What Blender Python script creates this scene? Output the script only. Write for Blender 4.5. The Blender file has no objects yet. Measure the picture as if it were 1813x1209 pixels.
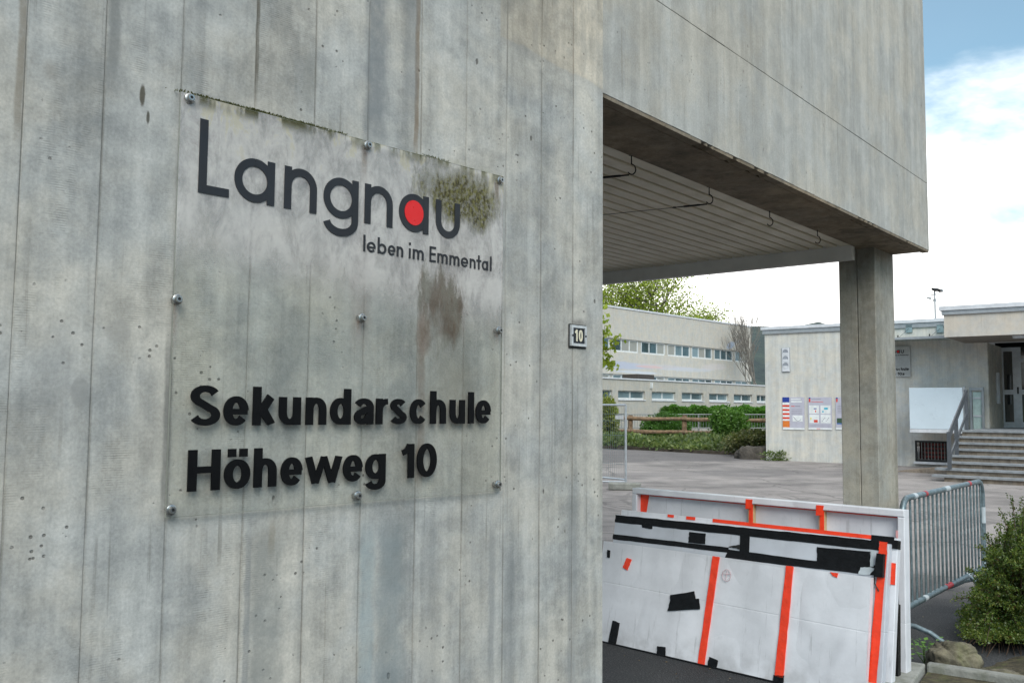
import bpy, math, random
import numpy as np
from mathutils import Vector, Matrix
C = bpy.context.scene.collection
SC = bpy.context.scene
R = math.radians
random.seed(7)

# ------------------------------------------------------------------ camera
EYE = 1.6
FPX, PITCH, ROLL = 1583.0, R(4.254), R(0.482)
cam = bpy.data.cameras.new('camera')
cam.sensor_width = 36; cam.lens = FPX / 1813 * 36
cam.clip_start = 0.05; cam.clip_end = 4000
camo = bpy.data.objects.new('camera', cam); C.objects.link(camo)
vF = Vector((0, math.cos(PITCH), math.sin(PITCH)))
vU0 = Vector((0, -math.sin(PITCH), math.cos(PITCH)))
vX = Vector((1, 0, 0))
vR = math.cos(ROLL) * vX + math.sin(ROLL) * vU0
vU = -math.sin(ROLL) * vX + math.cos(ROLL) * vU0
mw = Matrix((vR, vU, -vF)).transposed().to_4x4(); mw.translation = (0, 0, EYE)
camo.matrix_world = mw
SC.camera = camo

# ------------------------------------------------------------------ light
SC.view_settings.view_transform = 'Standard'; SC.view_settings.look = 'None'
SC.view_settings.gamma = 1; SC.view_settings.use_curve_mapping = False
SC.view_settings.exposure = 1.2
SUN_EL, SUN_AZ = R(38), R(172)          # azimuth clockwise from +Y
sun = bpy.data.lights.new('sun', 'SUN'); sun.energy = 1.0; sun.angle = R(34); sun.color = (1, .96, .9)
suno = bpy.data.objects.new('sun', sun); C.objects.link(suno)
sd = Vector((math.sin(SUN_AZ) * math.cos(SUN_EL), math.cos(SUN_AZ) * math.cos(SUN_EL), math.sin(SUN_EL)))
suno.rotation_euler = (-sd).to_track_quat('-Z', 'Y').to_euler()
suno.location = sd * 60


class NT:
    """small helper for node trees"""
    def __init__(s, tree): s.t = tree
    def n(s, typ, **kw):
        nd = s.t.nodes.new(typ)
        for k, v in kw.items(): setattr(nd, k, v)
        return nd
    def link(s, a, b): s.t.links.new(a, b)
    def put(s, sock, v):
        if hasattr(v, 'is_output') or isinstance(v, bpy.types.NodeSocket): s.link(v, sock)
        elif isinstance(v, (tuple, list)) and sock.type == 'RGBA': sock.default_value = tuple(v) + ((1,) if len(v) == 3 else ())
        else: sock.default_value = v
    def m(s, op, a, b=0.0, c=0.0, clamp=False):
        nd = s.n('ShaderNodeMath', operation=op, use_clamp=clamp)
        for i, v in enumerate((a, b, c)): s.put(nd.inputs[i], v)
        return nd.outputs[0]
    def vm(s, op, a, b):
        nd = s.n('ShaderNodeVectorMath', operation=op)
        s.put(nd.inputs[0], a); s.put(nd.inputs[1], b)
        return nd.outputs[0]
    def noise(s, vec, scale=1, detail=4, rough=.55, dist=0, out=0):
        nd = s.n('ShaderNodeTexNoise')
        s.put(nd.inputs['Vector'], vec)
        nd.inputs['Scale'].default_value = scale; nd.inputs['Detail'].default_value = detail
        nd.inputs['Roughness'].default_value = rough; nd.inputs['Distortion'].default_value = dist
        return nd.outputs[out]
    def voro(s, vec, scale, feature='F1', out='Distance'):
        nd = s.n('ShaderNodeTexVoronoi', feature=feature)
        s.put(nd.inputs['Vector'], vec); nd.inputs['Scale'].default_value = scale
        return nd.outputs[out]
    def mix(s, f, a, b, blend='MIX'):
        nd = s.n('ShaderNodeMix', data_type='RGBA', blend_type=blend)
        s.put(nd.inputs[0], f); s.put(nd.inputs[6], a); s.put(nd.inputs[7], b)
        return nd.outputs[2]
    def step(s, v, lo, hi, a=0.0, b=1.0):
        nd = s.n('ShaderNodeMapRange', interpolation_type='SMOOTHSTEP')
        for i, x in enumerate((v, lo, hi, a, b)): s.put(nd.inputs[i], x)
        return nd.outputs[0]
    def xyz(s, vec):
        nd = s.n('ShaderNodeSeparateXYZ'); s.put(nd.inputs[0], vec); return nd.outputs
    def comb(s, x, y, z):
        nd = s.n('ShaderNodeCombineXYZ')
        for i, v in enumerate((x, y, z)): s.put(nd.inputs[i], v)
        return nd.outputs[0]
    def obj(s): return s.n('ShaderNodeTexCoord').outputs['Object']
    def pos(s): return s.n('ShaderNodeNewGeometry').outputs['Position']
    def bump(s, h, strength=.5, dist=.01):
        nd = s.n('ShaderNodeBump'); nd.inputs['Strength'].default_value = strength
        nd.inputs['Distance'].default_value = dist; s.put(nd.inputs['Height'], h)
        return nd.outputs[0]


world = bpy.data.worlds.new('World'); SC.world = world; world.use_nodes = True
w = NT(world.node_tree); w.t.nodes.clear()
sky = w.n('ShaderNodeTexSky', sky_type='NISHITA'); sky.sun_disc = False
sky.sun_elevation = SUN_EL; sky.sun_rotation = SUN_AZ; sky.ozone_density = 1.2; sky.air_density = 1.0; sky.dust_density = .6
bg1 = w.n('ShaderNodeBackground'); bg1.inputs[1].default_value = .066
w.link(w.vm('MULTIPLY', sky.outputs[0], (.66, 1.02, .98)), bg1.inputs[0])
gdir = w.n('ShaderNodeTexCoord').outputs['Generated']
dx, dy, dz = w.xyz(gdir)
dn = w.vm('ADD', w.comb(dx, dy, w.m('MULTIPLY', dz, 2.2)), (7.3, 4.4, 1.9))
n1 = w.noise(dn, 2.3, 7, .56, .25)
n2 = w.noise(dn, 9, 5, .6)
nn = w.m('ADD', w.m('MULTIPLY', n1, .85), w.m('MULTIPLY', n2, .15))
low = w.step(dz, .07, .20, .60, 0)        # solid cloud bank low down, all round
hi = w.step(dz, .55, .85, 0, .10)
dens = w.m('ADD', w.m('ADD', nn, low), hi)
cov = w.step(dens, .46, .70)
cov = w.m('ADD', w.m('MULTIPLY', cov, .92), .08)
shade = w.step(w.noise(dn, 3.1, 5, .55), .3, .7, .72, 1.0)
shade = w.m('MAXIMUM', shade, w.step(dz, .12, .28, 1.0, 0))
ccol = w.mix(shade, (.52, .62, .72), (1, .985, .955))
bg2 = w.n('ShaderNodeBackground'); bg2.inputs[1].default_value = .98
w.link(ccol, bg2.inputs[0])
ms = w.n('ShaderNodeMixShader'); w.link(cov, ms.inputs[0]); w.link(bg1.outputs[0], ms.inputs[1]); w.link(bg2.outputs[0], ms.inputs[2])
wo = w.n('ShaderNodeOutputWorld'); w.link(ms.outputs[0], wo.inputs[0])


# ------------------------------------------------------------------ pixel -> place
def ray(px, py):
    return vF + vR * ((px - 906.5) / FPX) - vU * ((py - 604.5) / FPX)
ORG = Vector((0, 0, EYE))
def onz(px, py, z=0.0):
    d = ray(px, py); t = (z - EYE) / d.z
    return ORG + d * t
def atY(px, py, Y):
    d = ray(px, py); return ORG + d * (Y / d.y)


class Frame:
    def __init__(s, loc, rz, tilt=0.0):
        s.loc = Vector(loc); s.rz = rz; s.tilt = tilt
        from mathutils import Euler
        s.e = Euler((tilt, 0, rz)); s.M = Matrix.Translation(s.loc) @ s.e.to_matrix().to_4x4(); s.I = s.M.inverted()
    def at(s, px, py, val=0.0, axis=1):
        o = s.I @ ORG; d = s.I.to_3x3() @ ray(px, py)
        t = (val - o[axis]) / d[axis]
        return o + d * t
    def uz(s, px, py, n=0.0):
        p = s.at(px, py, n); return p.x, p.z
    def w(s, x, y, z): return s.M @ Vector((x, y, z))


# ------------------------------------------------------------------ mesh helpers
class MB:
    def __init__(s): s.v = []; s.f = []; s.mi = []; s.cur = 0
    def mat(s, i): s.cur = i; return s
    def add(s, vs, fs):
        b = len(s.v); s.v += [tuple(v) for v in vs]
        for f in fs: s.f.append(tuple(i + b for i in f)); s.mi.append(s.cur)
        return s
    def box(s, x0, x1, y0, y1, z0, z1, M=None):
        if x0 > x1: x0, x1 = x1, x0
        if y0 > y1: y0, y1 = y1, y0
        if z0 > z1: z0, z1 = z1, z0
        vs = [(x, y, z) for x in (x0, x1) for y in (y0, y1) for z in (z0, z1)]
        if M is not None: vs = [M @ Vector(v) for v in vs]
        return s.add(vs, [(0, 1, 3, 2), (4, 6, 7, 5), (0, 4, 5, 1), (2, 3, 7, 6), (0, 2, 6, 4), (1, 5, 7, 3)])
    def cbox(s, x0, x1, y0, y1, z0, z1, c=.004):
        """box with chamfered edges along the front (-y) outline"""
        a = [(x0, y1, z0), (x1, y1, z0), (x1, y1, z1), (x0, y1, z1)]
        b = [(x0, y0 + c, z0), (x1, y0 + c, z0), (x1, y0 + c, z1), (x0, y0 + c, z1)]
        d = [(x0 + c, y0, z0 + c), (x1 - c, y0, z0 + c), (x1 - c, y0, z1 - c), (x0 + c, y0, z1 - c)]
        fs = [(3, 2, 1, 0)[::-1][::-1]]
        fs = [(0, 3, 2, 1), (8, 9, 10, 11)]
        for i in range(4):
            j = (i + 1) % 4
            fs += [(i, j, j + 4, i + 4), (i + 4, j + 4, j + 8, i + 8)]
        return s.add(a + b + d, fs)
    def prism(s, pts, y0, y1):
        """polygon in x,z extruded from y0 (front) to y1 (back)"""
        n = len(pts)
        vs = [(x, y0, z) for x, z in pts] + [(x, y1, z) for x, z in pts]
        fs = [tuple(range(n)), tuple(range(2 * n - 1, n - 1, -1))]
        for i in range(n): j = (i + 1) % n; fs.append((i, i + n, j + n, j))
        return s.add(vs, fs)
    def ribbon(s, L, Rr, y0, y1):
        n = len(L)
        vs = [(x, y0, z) for x, z in L] + [(x, y0, z) for x, z in Rr] + [(x, y1, z) for x, z in L] + [(x, y1, z) for x, z in Rr]
        fs = []
        for i in range(n - 1):
            fs += [(i, i + 1, n + i + 1, n + i), (2 * n + i, 3 * n + i, 3 * n + i + 1, 2 * n + i + 1),
                   (i, 2 * n + i, 2 * n + i + 1, i + 1), (n + i, n + i + 1, 3 * n + i + 1, 3 * n + i)]
        fs += [(0, n, 3 * n, 2 * n), (n - 1, 3 * n - 1, 4 * n - 1, 2 * n - 1)]
        return s.add(vs, fs)
    def tube(s, pts, r, seg=8, caps=True):
        pts = [Vector(p) for p in pts]; n = len(pts)
        rs = r if isinstance(r, (list, tuple)) else [r] * n
        rings = []; up = None
        for i, p in enumerate(pts):
            d = (pts[min(i + 1, n - 1)] - pts[max(i - 1, 0)]).normalized()
            if up is None:
                up = Vector((0, 0, 1)) if abs(d.z) < .9 else Vector((1, 0, 0))
            a = d.cross(up); 
            if a.length < 1e-5: a = d.cross(Vector((1, .3, 0)))
            a.normalize(); b = a.cross(d).normalized(); up = b
            rings.append([p + (a * math.cos(2 * math.pi * k / seg) + b * math.sin(2 * math.pi * k / seg)) * rs[i] for k in range(seg)])
        vs = [v for rg in rings for v in rg]; fs = []
        for i in range(n - 1):
            for k in range(seg):
                k2 = (k + 1) % seg
                fs.append((i * seg + k, (i + 1) * seg + k, (i + 1) * seg + k2, i * seg + k2))
        if caps: fs += [tuple(range(seg)), tuple(range((n - 1) * seg + seg - 1, (n - 1) * seg - 1, -1))]
        return s.add(vs, fs)
    def lathe(s, prof, o, axis='y', seg=20):
        """prof: list of (r, h); axis y means h runs towards -y (out of a wall)"""
        vs = []; fs = []; o = Vector(o)
        for r, h in prof:
            for k in range(seg):
                a = 2 * math.pi * k / seg
                if axis == 'y': vs.append(o + Vector((r * math.cos(a), -h, r * math.sin(a))))
                else: vs.append(o + Vector((r * math.cos(a), r * math.sin(a), h)))
        for i in range(len(prof) - 1):
            for k in range(seg):
                k2 = (k + 1) % seg
                fs.append((i * seg + k, i * seg + k2, (i + 1) * seg + k2, (i + 1) * seg + k))
        fs.append(tuple(range((len(prof) - 1) * seg, len(prof) * seg)))
        return s.add(vs, fs)
    def build(s, name, mats, parent=None, smooth=False, bevel=0, kind=None, label=None):
        me = bpy.data.meshes.new(name); me.from_pydata(s.v, [], s.f)
        if not isinstance(mats, (list, tuple)): mats = [mats]
        for m in mats: me.materials.append(m)
        if len(mats) > 1: me.polygons.foreach_set('material_index', s.mi)
        me.validate()
        import bmesh
        bm = bmesh.new(); bm.from_mesh(me); bmesh.ops.recalc_face_normals(bm, faces=bm.faces)
        bm.to_mesh(me); bm.free()
        if smooth:
            me.polygons.foreach_set('use_smooth', [True] * len(me.polygons))
            me.set_sharp_from_angle(angle=R(40))
        o = bpy.data.objects.new(name, me); C.objects.link(o)
        if parent is not None: o.parent = parent
        if bevel:
            b = o.modifiers.new('bevel', 'BEVEL'); b.width = bevel; b.segments = 2; b.limit_method = 'ANGLE'; b.angle_limit = R(40)
        if kind: o['kind'] = kind
        if label: o['label'] = label
        return o


def npmesh(name, v, f, mats, parent=None, kind=None, mi=None):
    """v (n,3) array, f (m,4) array"""
    me = bpy.data.meshes.new(name)
    me.vertices.add(len(v)); me.vertices.foreach_set('co', np.asarray(v, dtype=np.float32).ravel())
    m = len(f); k = f.shape[1]
    me.loops.add(m * k); me.loops.foreach_set('vertex_index', f.astype(np.int32).ravel())
    me.polygons.add(m); me.polygons.foreach_set('loop_start', np.arange(m, dtype=np.int32) * k)
    me.polygons.foreach_set('loop_total', np.full(m, k, dtype=np.int32))
    if not isinstance(mats, (list, tuple)): mats = [mats]
    for x in mats: me.materials.append(x)
    if mi is not None: me.polygons.foreach_set('material_index', mi.astype(np.int32))
    me.update(calc_edges=True); me.validate()
    o = bpy.data.objects.new(name, me); C.objects.link(o)
    if parent is not None: o.parent = parent
    if kind: o['kind'] = kind
    return o


def tag(o, label=None, cat=None, group=None, kind=None):
    if label: o['label'] = label
    if cat: o['category'] = cat
    if group: o['group'] = group
    if kind: o['kind'] = kind
    return o
def thing(name, label, cat, frame=None, loc=None, rz=0, tilt=0, group=None, kind=None):
    o = bpy.data.objects.new(name, None); C.objects.link(o); o.empty_display_size = .2
    if frame is not None: loc, rz, tilt = frame.loc, frame.rz, frame.tilt
    o.location = loc; o.rotation_euler = (tilt, 0, rz)
    return tag(o, label, cat, group, kind)
def copy_tree(o, parent=None):
    c = o.copy(); C.objects.link(c); c.parent = parent
    for ch in [x for x in C.objects if x.parent == o]: copy_tree(ch, c)
    return c


# ------------------------------------------------------------------ materials
def new_mat(name):
    m = bpy.data.materials.new(name); m.use_nodes = True
    t = NT(m.node_tree); t.t.nodes.clear()
    p = t.n('ShaderNodeBsdfPrincipled'); o = t.n('ShaderNodeOutputMaterial'); t.link(p.outputs[0], o.inputs[0])
    return m, t, p, o
MC = {}
def mat(name, col, rough=.6, metal=0.0, var=.12, vscale=6, bump=0.0, bscale=40, spec=.5, dirt=None, coat=0.0):
    if name in MC: return MC[name]
    m, t, p, o = new_mat(name)
    co = t.obj()
    a = t.noise(co, vscale, 5, .6)
    f = t.step(a, .3, .7, 1 - var, 1 + var * .6)
    c = t.vm('MULTIPLY', tuple(col), t.comb(f, f, f))
    if dirt:
        dcol, amt, dsc = dirt
        dm = t.step(t.noise(t.vm('MULTIPLY', co, (1, 1, .35)), dsc, 6, .65), .5, .75, 0, amt)
        c = t.mix(dm, c, dcol)
    t.put(p.inputs['Base Color'], c)
    rr = t.step(t.noise(co, vscale * 3, 3), .3, .7, max(rough - .08, 0.02), min(rough + .1, 1))
    t.put(p.inputs['Roughness'], rr)
    p.inputs['Metallic'].default_value = metal
    p.inputs['Specular IOR Level'].default_value = spec
    p.inputs['Coat Weight'].default_value = coat
    if bump: t.put(p.inputs['Normal'], t.bump(t.noise(co, bscale, 5, .6), bump, .01))
    MC[name] = m; return m


def concrete(name, light=(.43, .435, .41), dark=(.29, .30, .295), fr=None, feats=(), patch=None, saw=1.0, pits=1.0, streak=1.0, grid=None, fine=1.0, wet=None, edges=False):
    """board-marked concrete; object coordinates: x along the wall, z up, metres"""
    m, t, p, o = new_mat(name)
    co = t.obj(); x, y, z = t.xyz(co)
    wob = t.noise(co, 9, 4, .6); wob2 = t.noise(co, 2.1, 4, .6)
    rnd = t.n('ShaderNodeObjectInfo').outputs['Random']
    offs = t.comb(t.m('MULTIPLY', rnd, 9), 0, t.m('MULTIPLY', rnd, 5))
    cb = co; cbo = t.vm('ADD', co, offs)
    big = t.noise(cb, 1.3, 6, .62)
    blot = t.noise(cb, 5.5, 8, .68, .3)
    stre = t.noise(t.vm('MULTIPLY', cb, (7, 7, .55)), 1, 6, .6, .15)
    stf = t.noise(t.vm('MULTIPLY', cbo, (34, 34, 1.6)), 1, 4, .6)
    gr = t.noise(co, 130, 3, .7)
    cl = t.noise(cb, 22, 6, .7)
    v = t.m('ADD', t.m('MULTIPLY', blot, .42), t.m('MULTIPLY', big, .28))
    v = t.m('ADD', v, t.m('MULTIPLY', stre, .36 * streak))
    v = t.m('ADD', v, t.m('MULTIPLY', stf, .12 * streak))
    v = t.m('ADD', v, t.m('MULTIPLY', cl, .22))
    mean = .5 * (.92 + .48 * streak); f = t.step(v, mean - .20, mean + .20)
    f = t.m('ADD', f, t.m('MULTIPLY', t.m('SUBTRACT', rnd, .5), .16), clamp=True)
    c = t.mix(f, dark, light)
    # ragged darker damp clouds and thin run marks
    damp = t.m('MULTIPLY', t.step(t.noise(t.vm('MULTIPLY', cb, (3.2, 3.2, 1.1)), 1, 8, .72, .5), .54, .70), .26)
    runs = t.m('MULTIPLY', t.step(t.noise(t.vm('MULTIPLY', cb, (60, 60, 1.1)), 1, 3, .55), .60, .70), t.step(t.noise(cb, 3, 3), .45, .62))
    c = t.mix(damp, c, t.vm('MULTIPLY', dark, (.92, .92, .90)))
    c = t.mix(t.m('MULTIPLY', runs, .55), c, t.vm('MULTIPLY', dark, (.78, .74, .68)))
    # warm and cool tints
    hue = t.step(t.noise(cb, 2.6, 6, .65), .38, .62)
    c = t.mix(.38, c, t.mix(hue, t.vm('MULTIPLY', c, (.93, 1.0, 1.09)), t.vm('MULTIPLY', c, (1.07, 1.0, .90))))
    # saw marks
    if saw:
        smask = t.m('MULTIPLY', t.step(x, -.9, -.3, 1, .35), t.step(t.noise(t.vm('MULTIPLY', cbo, (7, 7, 2.2)), 1, 4, .6), .48, .66))
        ph = t.m('ADD', t.m('MULTIPLY', z, 2 * math.pi / .0056), t.m('MULTIPLY', t.noise(co, 7, 2), 7))
        sw = t.m('MULTIPLY', t.m('ADD', t.m('MULTIPLY', t.m('SINE', ph), .5), .5), smask)
        swn = t.m('MULTIPLY', sw, t.step(t.noise(co, 38, 3), .35, .65))
        c = t.mix(t.m('MULTIPLY', swn, .55 * saw), c, t.vm('MULTIPLY', c, (.62, .62, .60)))
    if pits:
        cmask = t.step(t.noise(co, 2.7, 3, .6), .44, .60); pd = t.voro(co, 15); pr = t.voro(co, 15, out='Color'); pr = t.xyz(pr)[0]
        pit = t.m('MULTIPLY', t.step(t.m('ADD', pd, t.m('MULTIPLY', cl, .16)), .10, .15, 1, 0), t.m('MULTIPLY', t.step(pr, .70, .74), t.step(cmask, .2, .5)))
        psz = t.xyz(t.voro(co, 15, out='Color'))[1]; pit = t.m('MULTIPLY', pit, t.step(psz, .2, .6))
        pd2 = t.voro(co, 46); pr2 = t.xyz(t.voro(co, 46, out='Color'))[0]
        pit2 = t.m('MULTIPLY', t.step(pd2, .13, .22, 1, 0), t.m('MULTIPLY', t.step(pr2, .55, .60), t.step(blot, .50, .56)))
        pd3 = t.voro(t.vm('MULTIPLY', co, (1.5, 1, .8)), 7.3); pr3 = t.xyz(t.voro(t.vm('MULTIPLY', co, (1.5, 1, .8)), 7.3, out='Color'))[2]
        pit3 = t.m('MULTIPLY', t.step(t.m('ADD', pd3, t.m('MULTIPLY', t.m('SUBTRACT', t.noise(co, 60, 3), .5), .10)), .04, .07, 1, 0), t.step(pr3, .62, .66))
        pit = t.m('MAXIMUM', t.m('MAXIMUM', pit, t.m('MULTIPLY', pit2, t.step(cmask, .3, .8))), pit3)
        c = t.mix(t.m('MULTIPLY', pit, .72 * pits), c, (.07, .065, .055))
    if edges:                # dirt and dark laitance that lines the board joints
        el = t.n('ShaderNodeAttribute', attribute_name='edge_left').outputs['Fac']; er = t.n('ShaderNodeAttribute', attribute_name='edge_right').outputs['Fac']
        em = t.m('MULTIPLY', t.step(t.m('MINIMUM', el, er), .0, .0065, 1, 0), t.step(t.noise(t.vm('MULTIPLY', cbo, (1, 1, .35)), 6, 4, .65), .42, .62, .10, .62))
        c = t.mix(em, c, (.12, .115, .10))
        eb = t.m('MULTIPLY', t.step(er, .0, .030, 1, 0), t.step(stre, .45, .62, .0, .28))
        c = t.mix(eb, c, (.16, .165, .16))
    c = t.mix(.20 * fine, c, t.vm('MULTIPLY', c, t.comb(*[t.step(gr, .25, .75, .45, 1.55)] * 3)))
    for ft in feats:
        kind = ft[0]
        if kind == 's':      # vertical streak: u, halfwidth, z0, z1, strength, colour
            _, u, hw, z0, z1, st, col = ft
            uu = t.m('ABSOLUTE', t.m('SUBTRACT', t.m('ADD', x, t.m('MULTIPLY', t.m('SUBTRACT', wob, .5), hw * 1.3)), u))
            a = t.step(uu, hw * .35, hw, 1, 0)
            a = t.m('MULTIPLY', a, t.step(t.m('ADD', z, t.m('MULTIPLY', t.m('SUBTRACT', wob2, .5), .3)), z0, z0 + .12))
            a = t.m('MULTIPLY', a, t.step(z, z1 - .12, z1, 1, 0))
            a = t.m('MULTIPLY', a, t.step(cl, .3, .62, .55, 1.0))
            c = t.mix(t.m('MULTIPLY', a, st), c, t.mix(.55, col, t.vm('MULTIPLY', c, col), 'MIX') if False else col)
        elif kind == 'e':    # ellipse: u, z, ru, rz, strength, colour, softness
            _, u, zz, ru, rz_, st, col, soft = ft
            a = t.m('DIVIDE', t.m('SUBTRACT', x, u), ru); b = t.m('DIVIDE', t.m('SUBTRACT', z, zz), rz_)
            q = t.m('SQRT', t.m('ADD', t.m('MULTIPLY', a, a), t.m('MULTIPLY', b, b)))
            q = t.m('ADD', q, t.m('MULTIPLY', t.m('SUBTRACT', t.noise(co, 14, 6, .65), .5), 1.1))
            a = t.step(q, 1 - soft, 1, 1, 0)
            c = t.mix(t.m('MULTIPLY', a, st), c, col)
    if patch:                # lighter, warmer later pour above a sloping ragged line
        u0, z0, u1, z1, ul = patch
        ln = t.m('ADD', t.m('MULTIPLY', t.m('SUBTRACT', x, u0), (z1 - z0) / (u1 - u0)), z0)
        ln = t.m('ADD', ln, t.m('MULTIPLY', t.m('SUBTRACT', t.noise(co, 5, 5), .5), .07))
        a = t.m('MULTIPLY', t.step(t.m('SUBTRACT', z, ln), 0, .01), t.step(x, ul, ul + .01))
        c = t.mix(t.m('MULTIPLY', a, .9), c, t.vm('MULTIPLY', c, (1.12, 1.04, .94)))
        ed = t.m('MULTIPLY', t.step(t.m('ABSOLUTE', t.m('SUBTRACT', z, ln)), .0, .022, 1, 0), t.step(x, ul, ul + .01))
        c = t.mix(t.m('MULTIPLY', ed, .22), c, (.24, .22, .19))
        st3 = t.m('MULTIPLY', a, t.step(t.noise(t.vm('MULTIPLY', co, (9, 9, 2.5)), 1, 4), .56, .62))
        c = t.mix(t.m('MULTIPLY', st3, .34), c, (.26, .25, .225))
    t.put(p.inputs['Base Color'], c)
    p.inputs['Roughness'].default_value = .86; p.inputs['Specular IOR Level'].default_value = .3
    h = t.m('ADD', t.m('MULTIPLY', gr, .10), t.m('MULTIPLY', cl, .28))
    h = t.m('ADD', h, t.m('MULTIPLY', stf, .25))
    if saw: h = t.m('SUBTRACT', h, t.m('MULTIPLY', swn, .13 * saw))
    if pits: h = t.m('SUBTRACT', h, t.m('MULTIPLY', pit, .8))
    t.put(p.inputs['Normal'], t.bump(h, .55, .006))
    return m


def asphalt(name):
    m, t, p, o = new_mat(name)
    co = t.pos(); x, y, z = t.xyz(co)
    g1 = t.noise(co, 85, 4, .75); g2 = t.noise(co, 1.3, 6, .6); g3 = t.noise(co, .25, 6, .65)
    sp = t.voro(co, 120); sr = t.xyz(t.voro(co, 120, out='Color'))[0]
    # worn, pinkish old courtyard surface
    old = t.mix(t.step(t.m('ADD', t.m('MULTIPLY', g3, .6), t.m('MULTIPLY', g2, .4)), .36, .62), (.180, .166, .160), (.345, .314, .298))
    new = t.mix(t.step(g2, .3, .7), (.040, .042, .045), (.066, .067, .070))  # dark asphalt near the building, canopy shade partly painted into its colour
    new = t.mix(t.m('MULTIPLY', t.step(g1, .52, .72), .55), new, (.17, .17, .17))
    # distance along the direction away from the near building, (n = away) with a wandering edge
    far = t.m('ADD', y, t.m('ADD', t.m('MULTIPLY', x, .55), t.m('MULTIPLY', t.m('SUBTRACT', t.noise(co, .8, 6, .6), .5), 2.2)))
    k = t.step(far, 9.0, 12.2)
    c = t.mix(k, new, old)
    # darker relaid strip near the planting bed and dark patch in the yard
    w1 = t.m('ADD', y, t.m('ADD', t.m('MULTIPLY', x, -.35), t.m('MULTIPLY', t.m('SUBTRACT', t.noise(co, .3, 4), .5), 3)))
    k2 = t.m('MULTIPLY', t.step(w1, 25.5, 26.5), t.step(x, 11.0, 11.6, 1, 0))
    c = t.mix(t.m('MULTIPLY', k2, .70), c, (.125, .118, .120))
    k3 = t.m('MULTIPLY', t.step(w1, 19.5, 20.0), t.step(w1, 21.4, 21.9, 1, 0))
    c = t.mix(t.m('MULTIPLY', k3, .42), c, (.16, .150, .152))
    # tyre marks: arcs round several centres
    tm = None
    for (cx, cy, r0, r1) in ((5.6, 14.9, .9, 1.5), (8.4, 15.6, 1.0, 1.9), (3.4, 15.8, 1.2, 1.8), (11.6, 14.0, 1.3, 2.2)):
        a = t.m('SUBTRACT', x, cx); b = t.m('MULTIPLY', t.m('SUBTRACT', y, cy), .62)
        d = t.m('SQRT', t.m('ADD', t.m('MULTIPLY', a, a), t.m('MULTIPLY', b, b)))
        d = t.m('ADD', d, t.m('MULTIPLY', t.m('SUBTRACT', t.noise(co, .9, 2), .5), .8))
        for r_ in (r0, r0 + .17, r1, r1 + .16):
            q = t.step(t.m('ABSOLUTE', t.m('SUBTRACT', d, r_)), .015, .055, 1, 0)
            tm = q if tm is None else t.m('MAXIMUM', tm, q)
    c = t.mix(t.m('MULTIPLY', t.m('MULTIPLY', tm, t.step(g2, .35, .6)), .42), c, (.075, .07, .07))
    # cracks
    vd = t.voro(t.vm('ADD', co, t.comb(t.m('MULTIPLY', g2, .8), 0, 0)), .32, 'DISTANCE_TO_EDGE')
    ck = t.m('MULTIPLY', t.step(vd, .0, .012, 1, 0), k)
    c = t.mix(t.m('MULTIPLY', ck, .45), c, (.06, .055, .055))
    c = t.mix(.55, c, t.vm('MULTIPLY', c, t.comb(*[t.step(g1, .25, .75, .55, 1.5)] * 3)))
    c = t.mix(t.m('MULTIPLY', t.m('MULTIPLY', t.step(sp, .1, .3, 1, 0), t.step(sr, .82, .86)), .45), c, (.42, .40, .37))
    # green land beyond
    rr = t.m('SQRT', t.m('ADD', t.m('MULTIPLY', x, x), t.m('MULTIPLY', y, y)))
    c = t.mix(t.step(rr, 95, 105), c, (.06, .10, .03))
    t.put(p.inputs['Base Color'], c); p.inputs['Roughness'].default_value = .9; p.inputs['Specular IOR Level'].default_value = .25
    t.put(p.inputs['Normal'], t.bump(t.m('ADD', t.m('MULTIPLY', g1, .7), sp), .8, .006))
    return m


def leafmat(name, cols, rough=.5, trans=.35):
    m, t, p, o = new_mat(name)
    ri = t.n('ShaderNodeNewGeometry').outputs['Random Per Island']
    cr = t.n('ShaderNodeValToRGB'); e = cr.color_ramp.elements
    while len(e) < len(cols): e.new(.5)
    for i, c in enumerate(cols): e[i].position = i / (len(cols) - 1); e[i].color = tuple(c) + (1,)
    t.link(ri, cr.inputs[0])
    nz = t.step(t.noise(t.pos(), 1.1, 3), .3, .7, .7, 1.25)
    c = t.vm('MULTIPLY', cr.outputs[0], t.comb(nz, nz, nz))
    t.put(p.inputs['Base Color'], c); p.inputs['Roughness'].default_value = rough
    tr = t.n('ShaderNodeBsdfTranslucent'); t.put(tr.inputs[0], t.vm('MULTIPLY', c, (1.1, 1.25, .6)))
    mx = t.n('ShaderNodeMixShader'); mx.inputs[0].default_value = trans
    t.link(p.outputs[0], mx.inputs[1]); t.link(tr.outputs[0], mx.inputs[2]); t.link(mx.outputs[0], o.inputs[0])
    return m


M = {}
M['alu'] = mat('brushed_aluminium', (.62, .65, .68), .38, .75, bump=.05)
M['steel'] = mat('galvanised_steel', (.20, .26, .285), .45, .6, var=.3, vscale=30, bump=.06, dirt=((.45, .5, .52), .25, 60))
M['stainless'] = mat('stainless_screw', (.42, .42, .41), .32, 1.0, var=.15, vscale=90)
M['dark_metal'] = mat('dark_steel', (.035, .035, .035), .5, .5)
M['black'] = mat('black_letter_plastic', (.003, .003, .0035), .5, var=.2, spec=.18)
M['blacktape'] = mat('black_cloth_tape', (.005, .005, .006), .42, spec=.3, var=.4, vscale=25, bump=.7, bscale=22)
M['orange'] = mat('orange_red_tape', (.95, .055, .014), .36, var=.12, vscale=15, bump=.6, bscale=22)
M['red'] = mat('red_reflective_tape', (.45, .02, .03), .4)
M['white_tape'] = mat('white_reflective_tape', (.50, .55, .58), .4)
M['railmetal'] = mat('dull_railing_metal', (.26, .27, .27), .6, .3)
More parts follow.
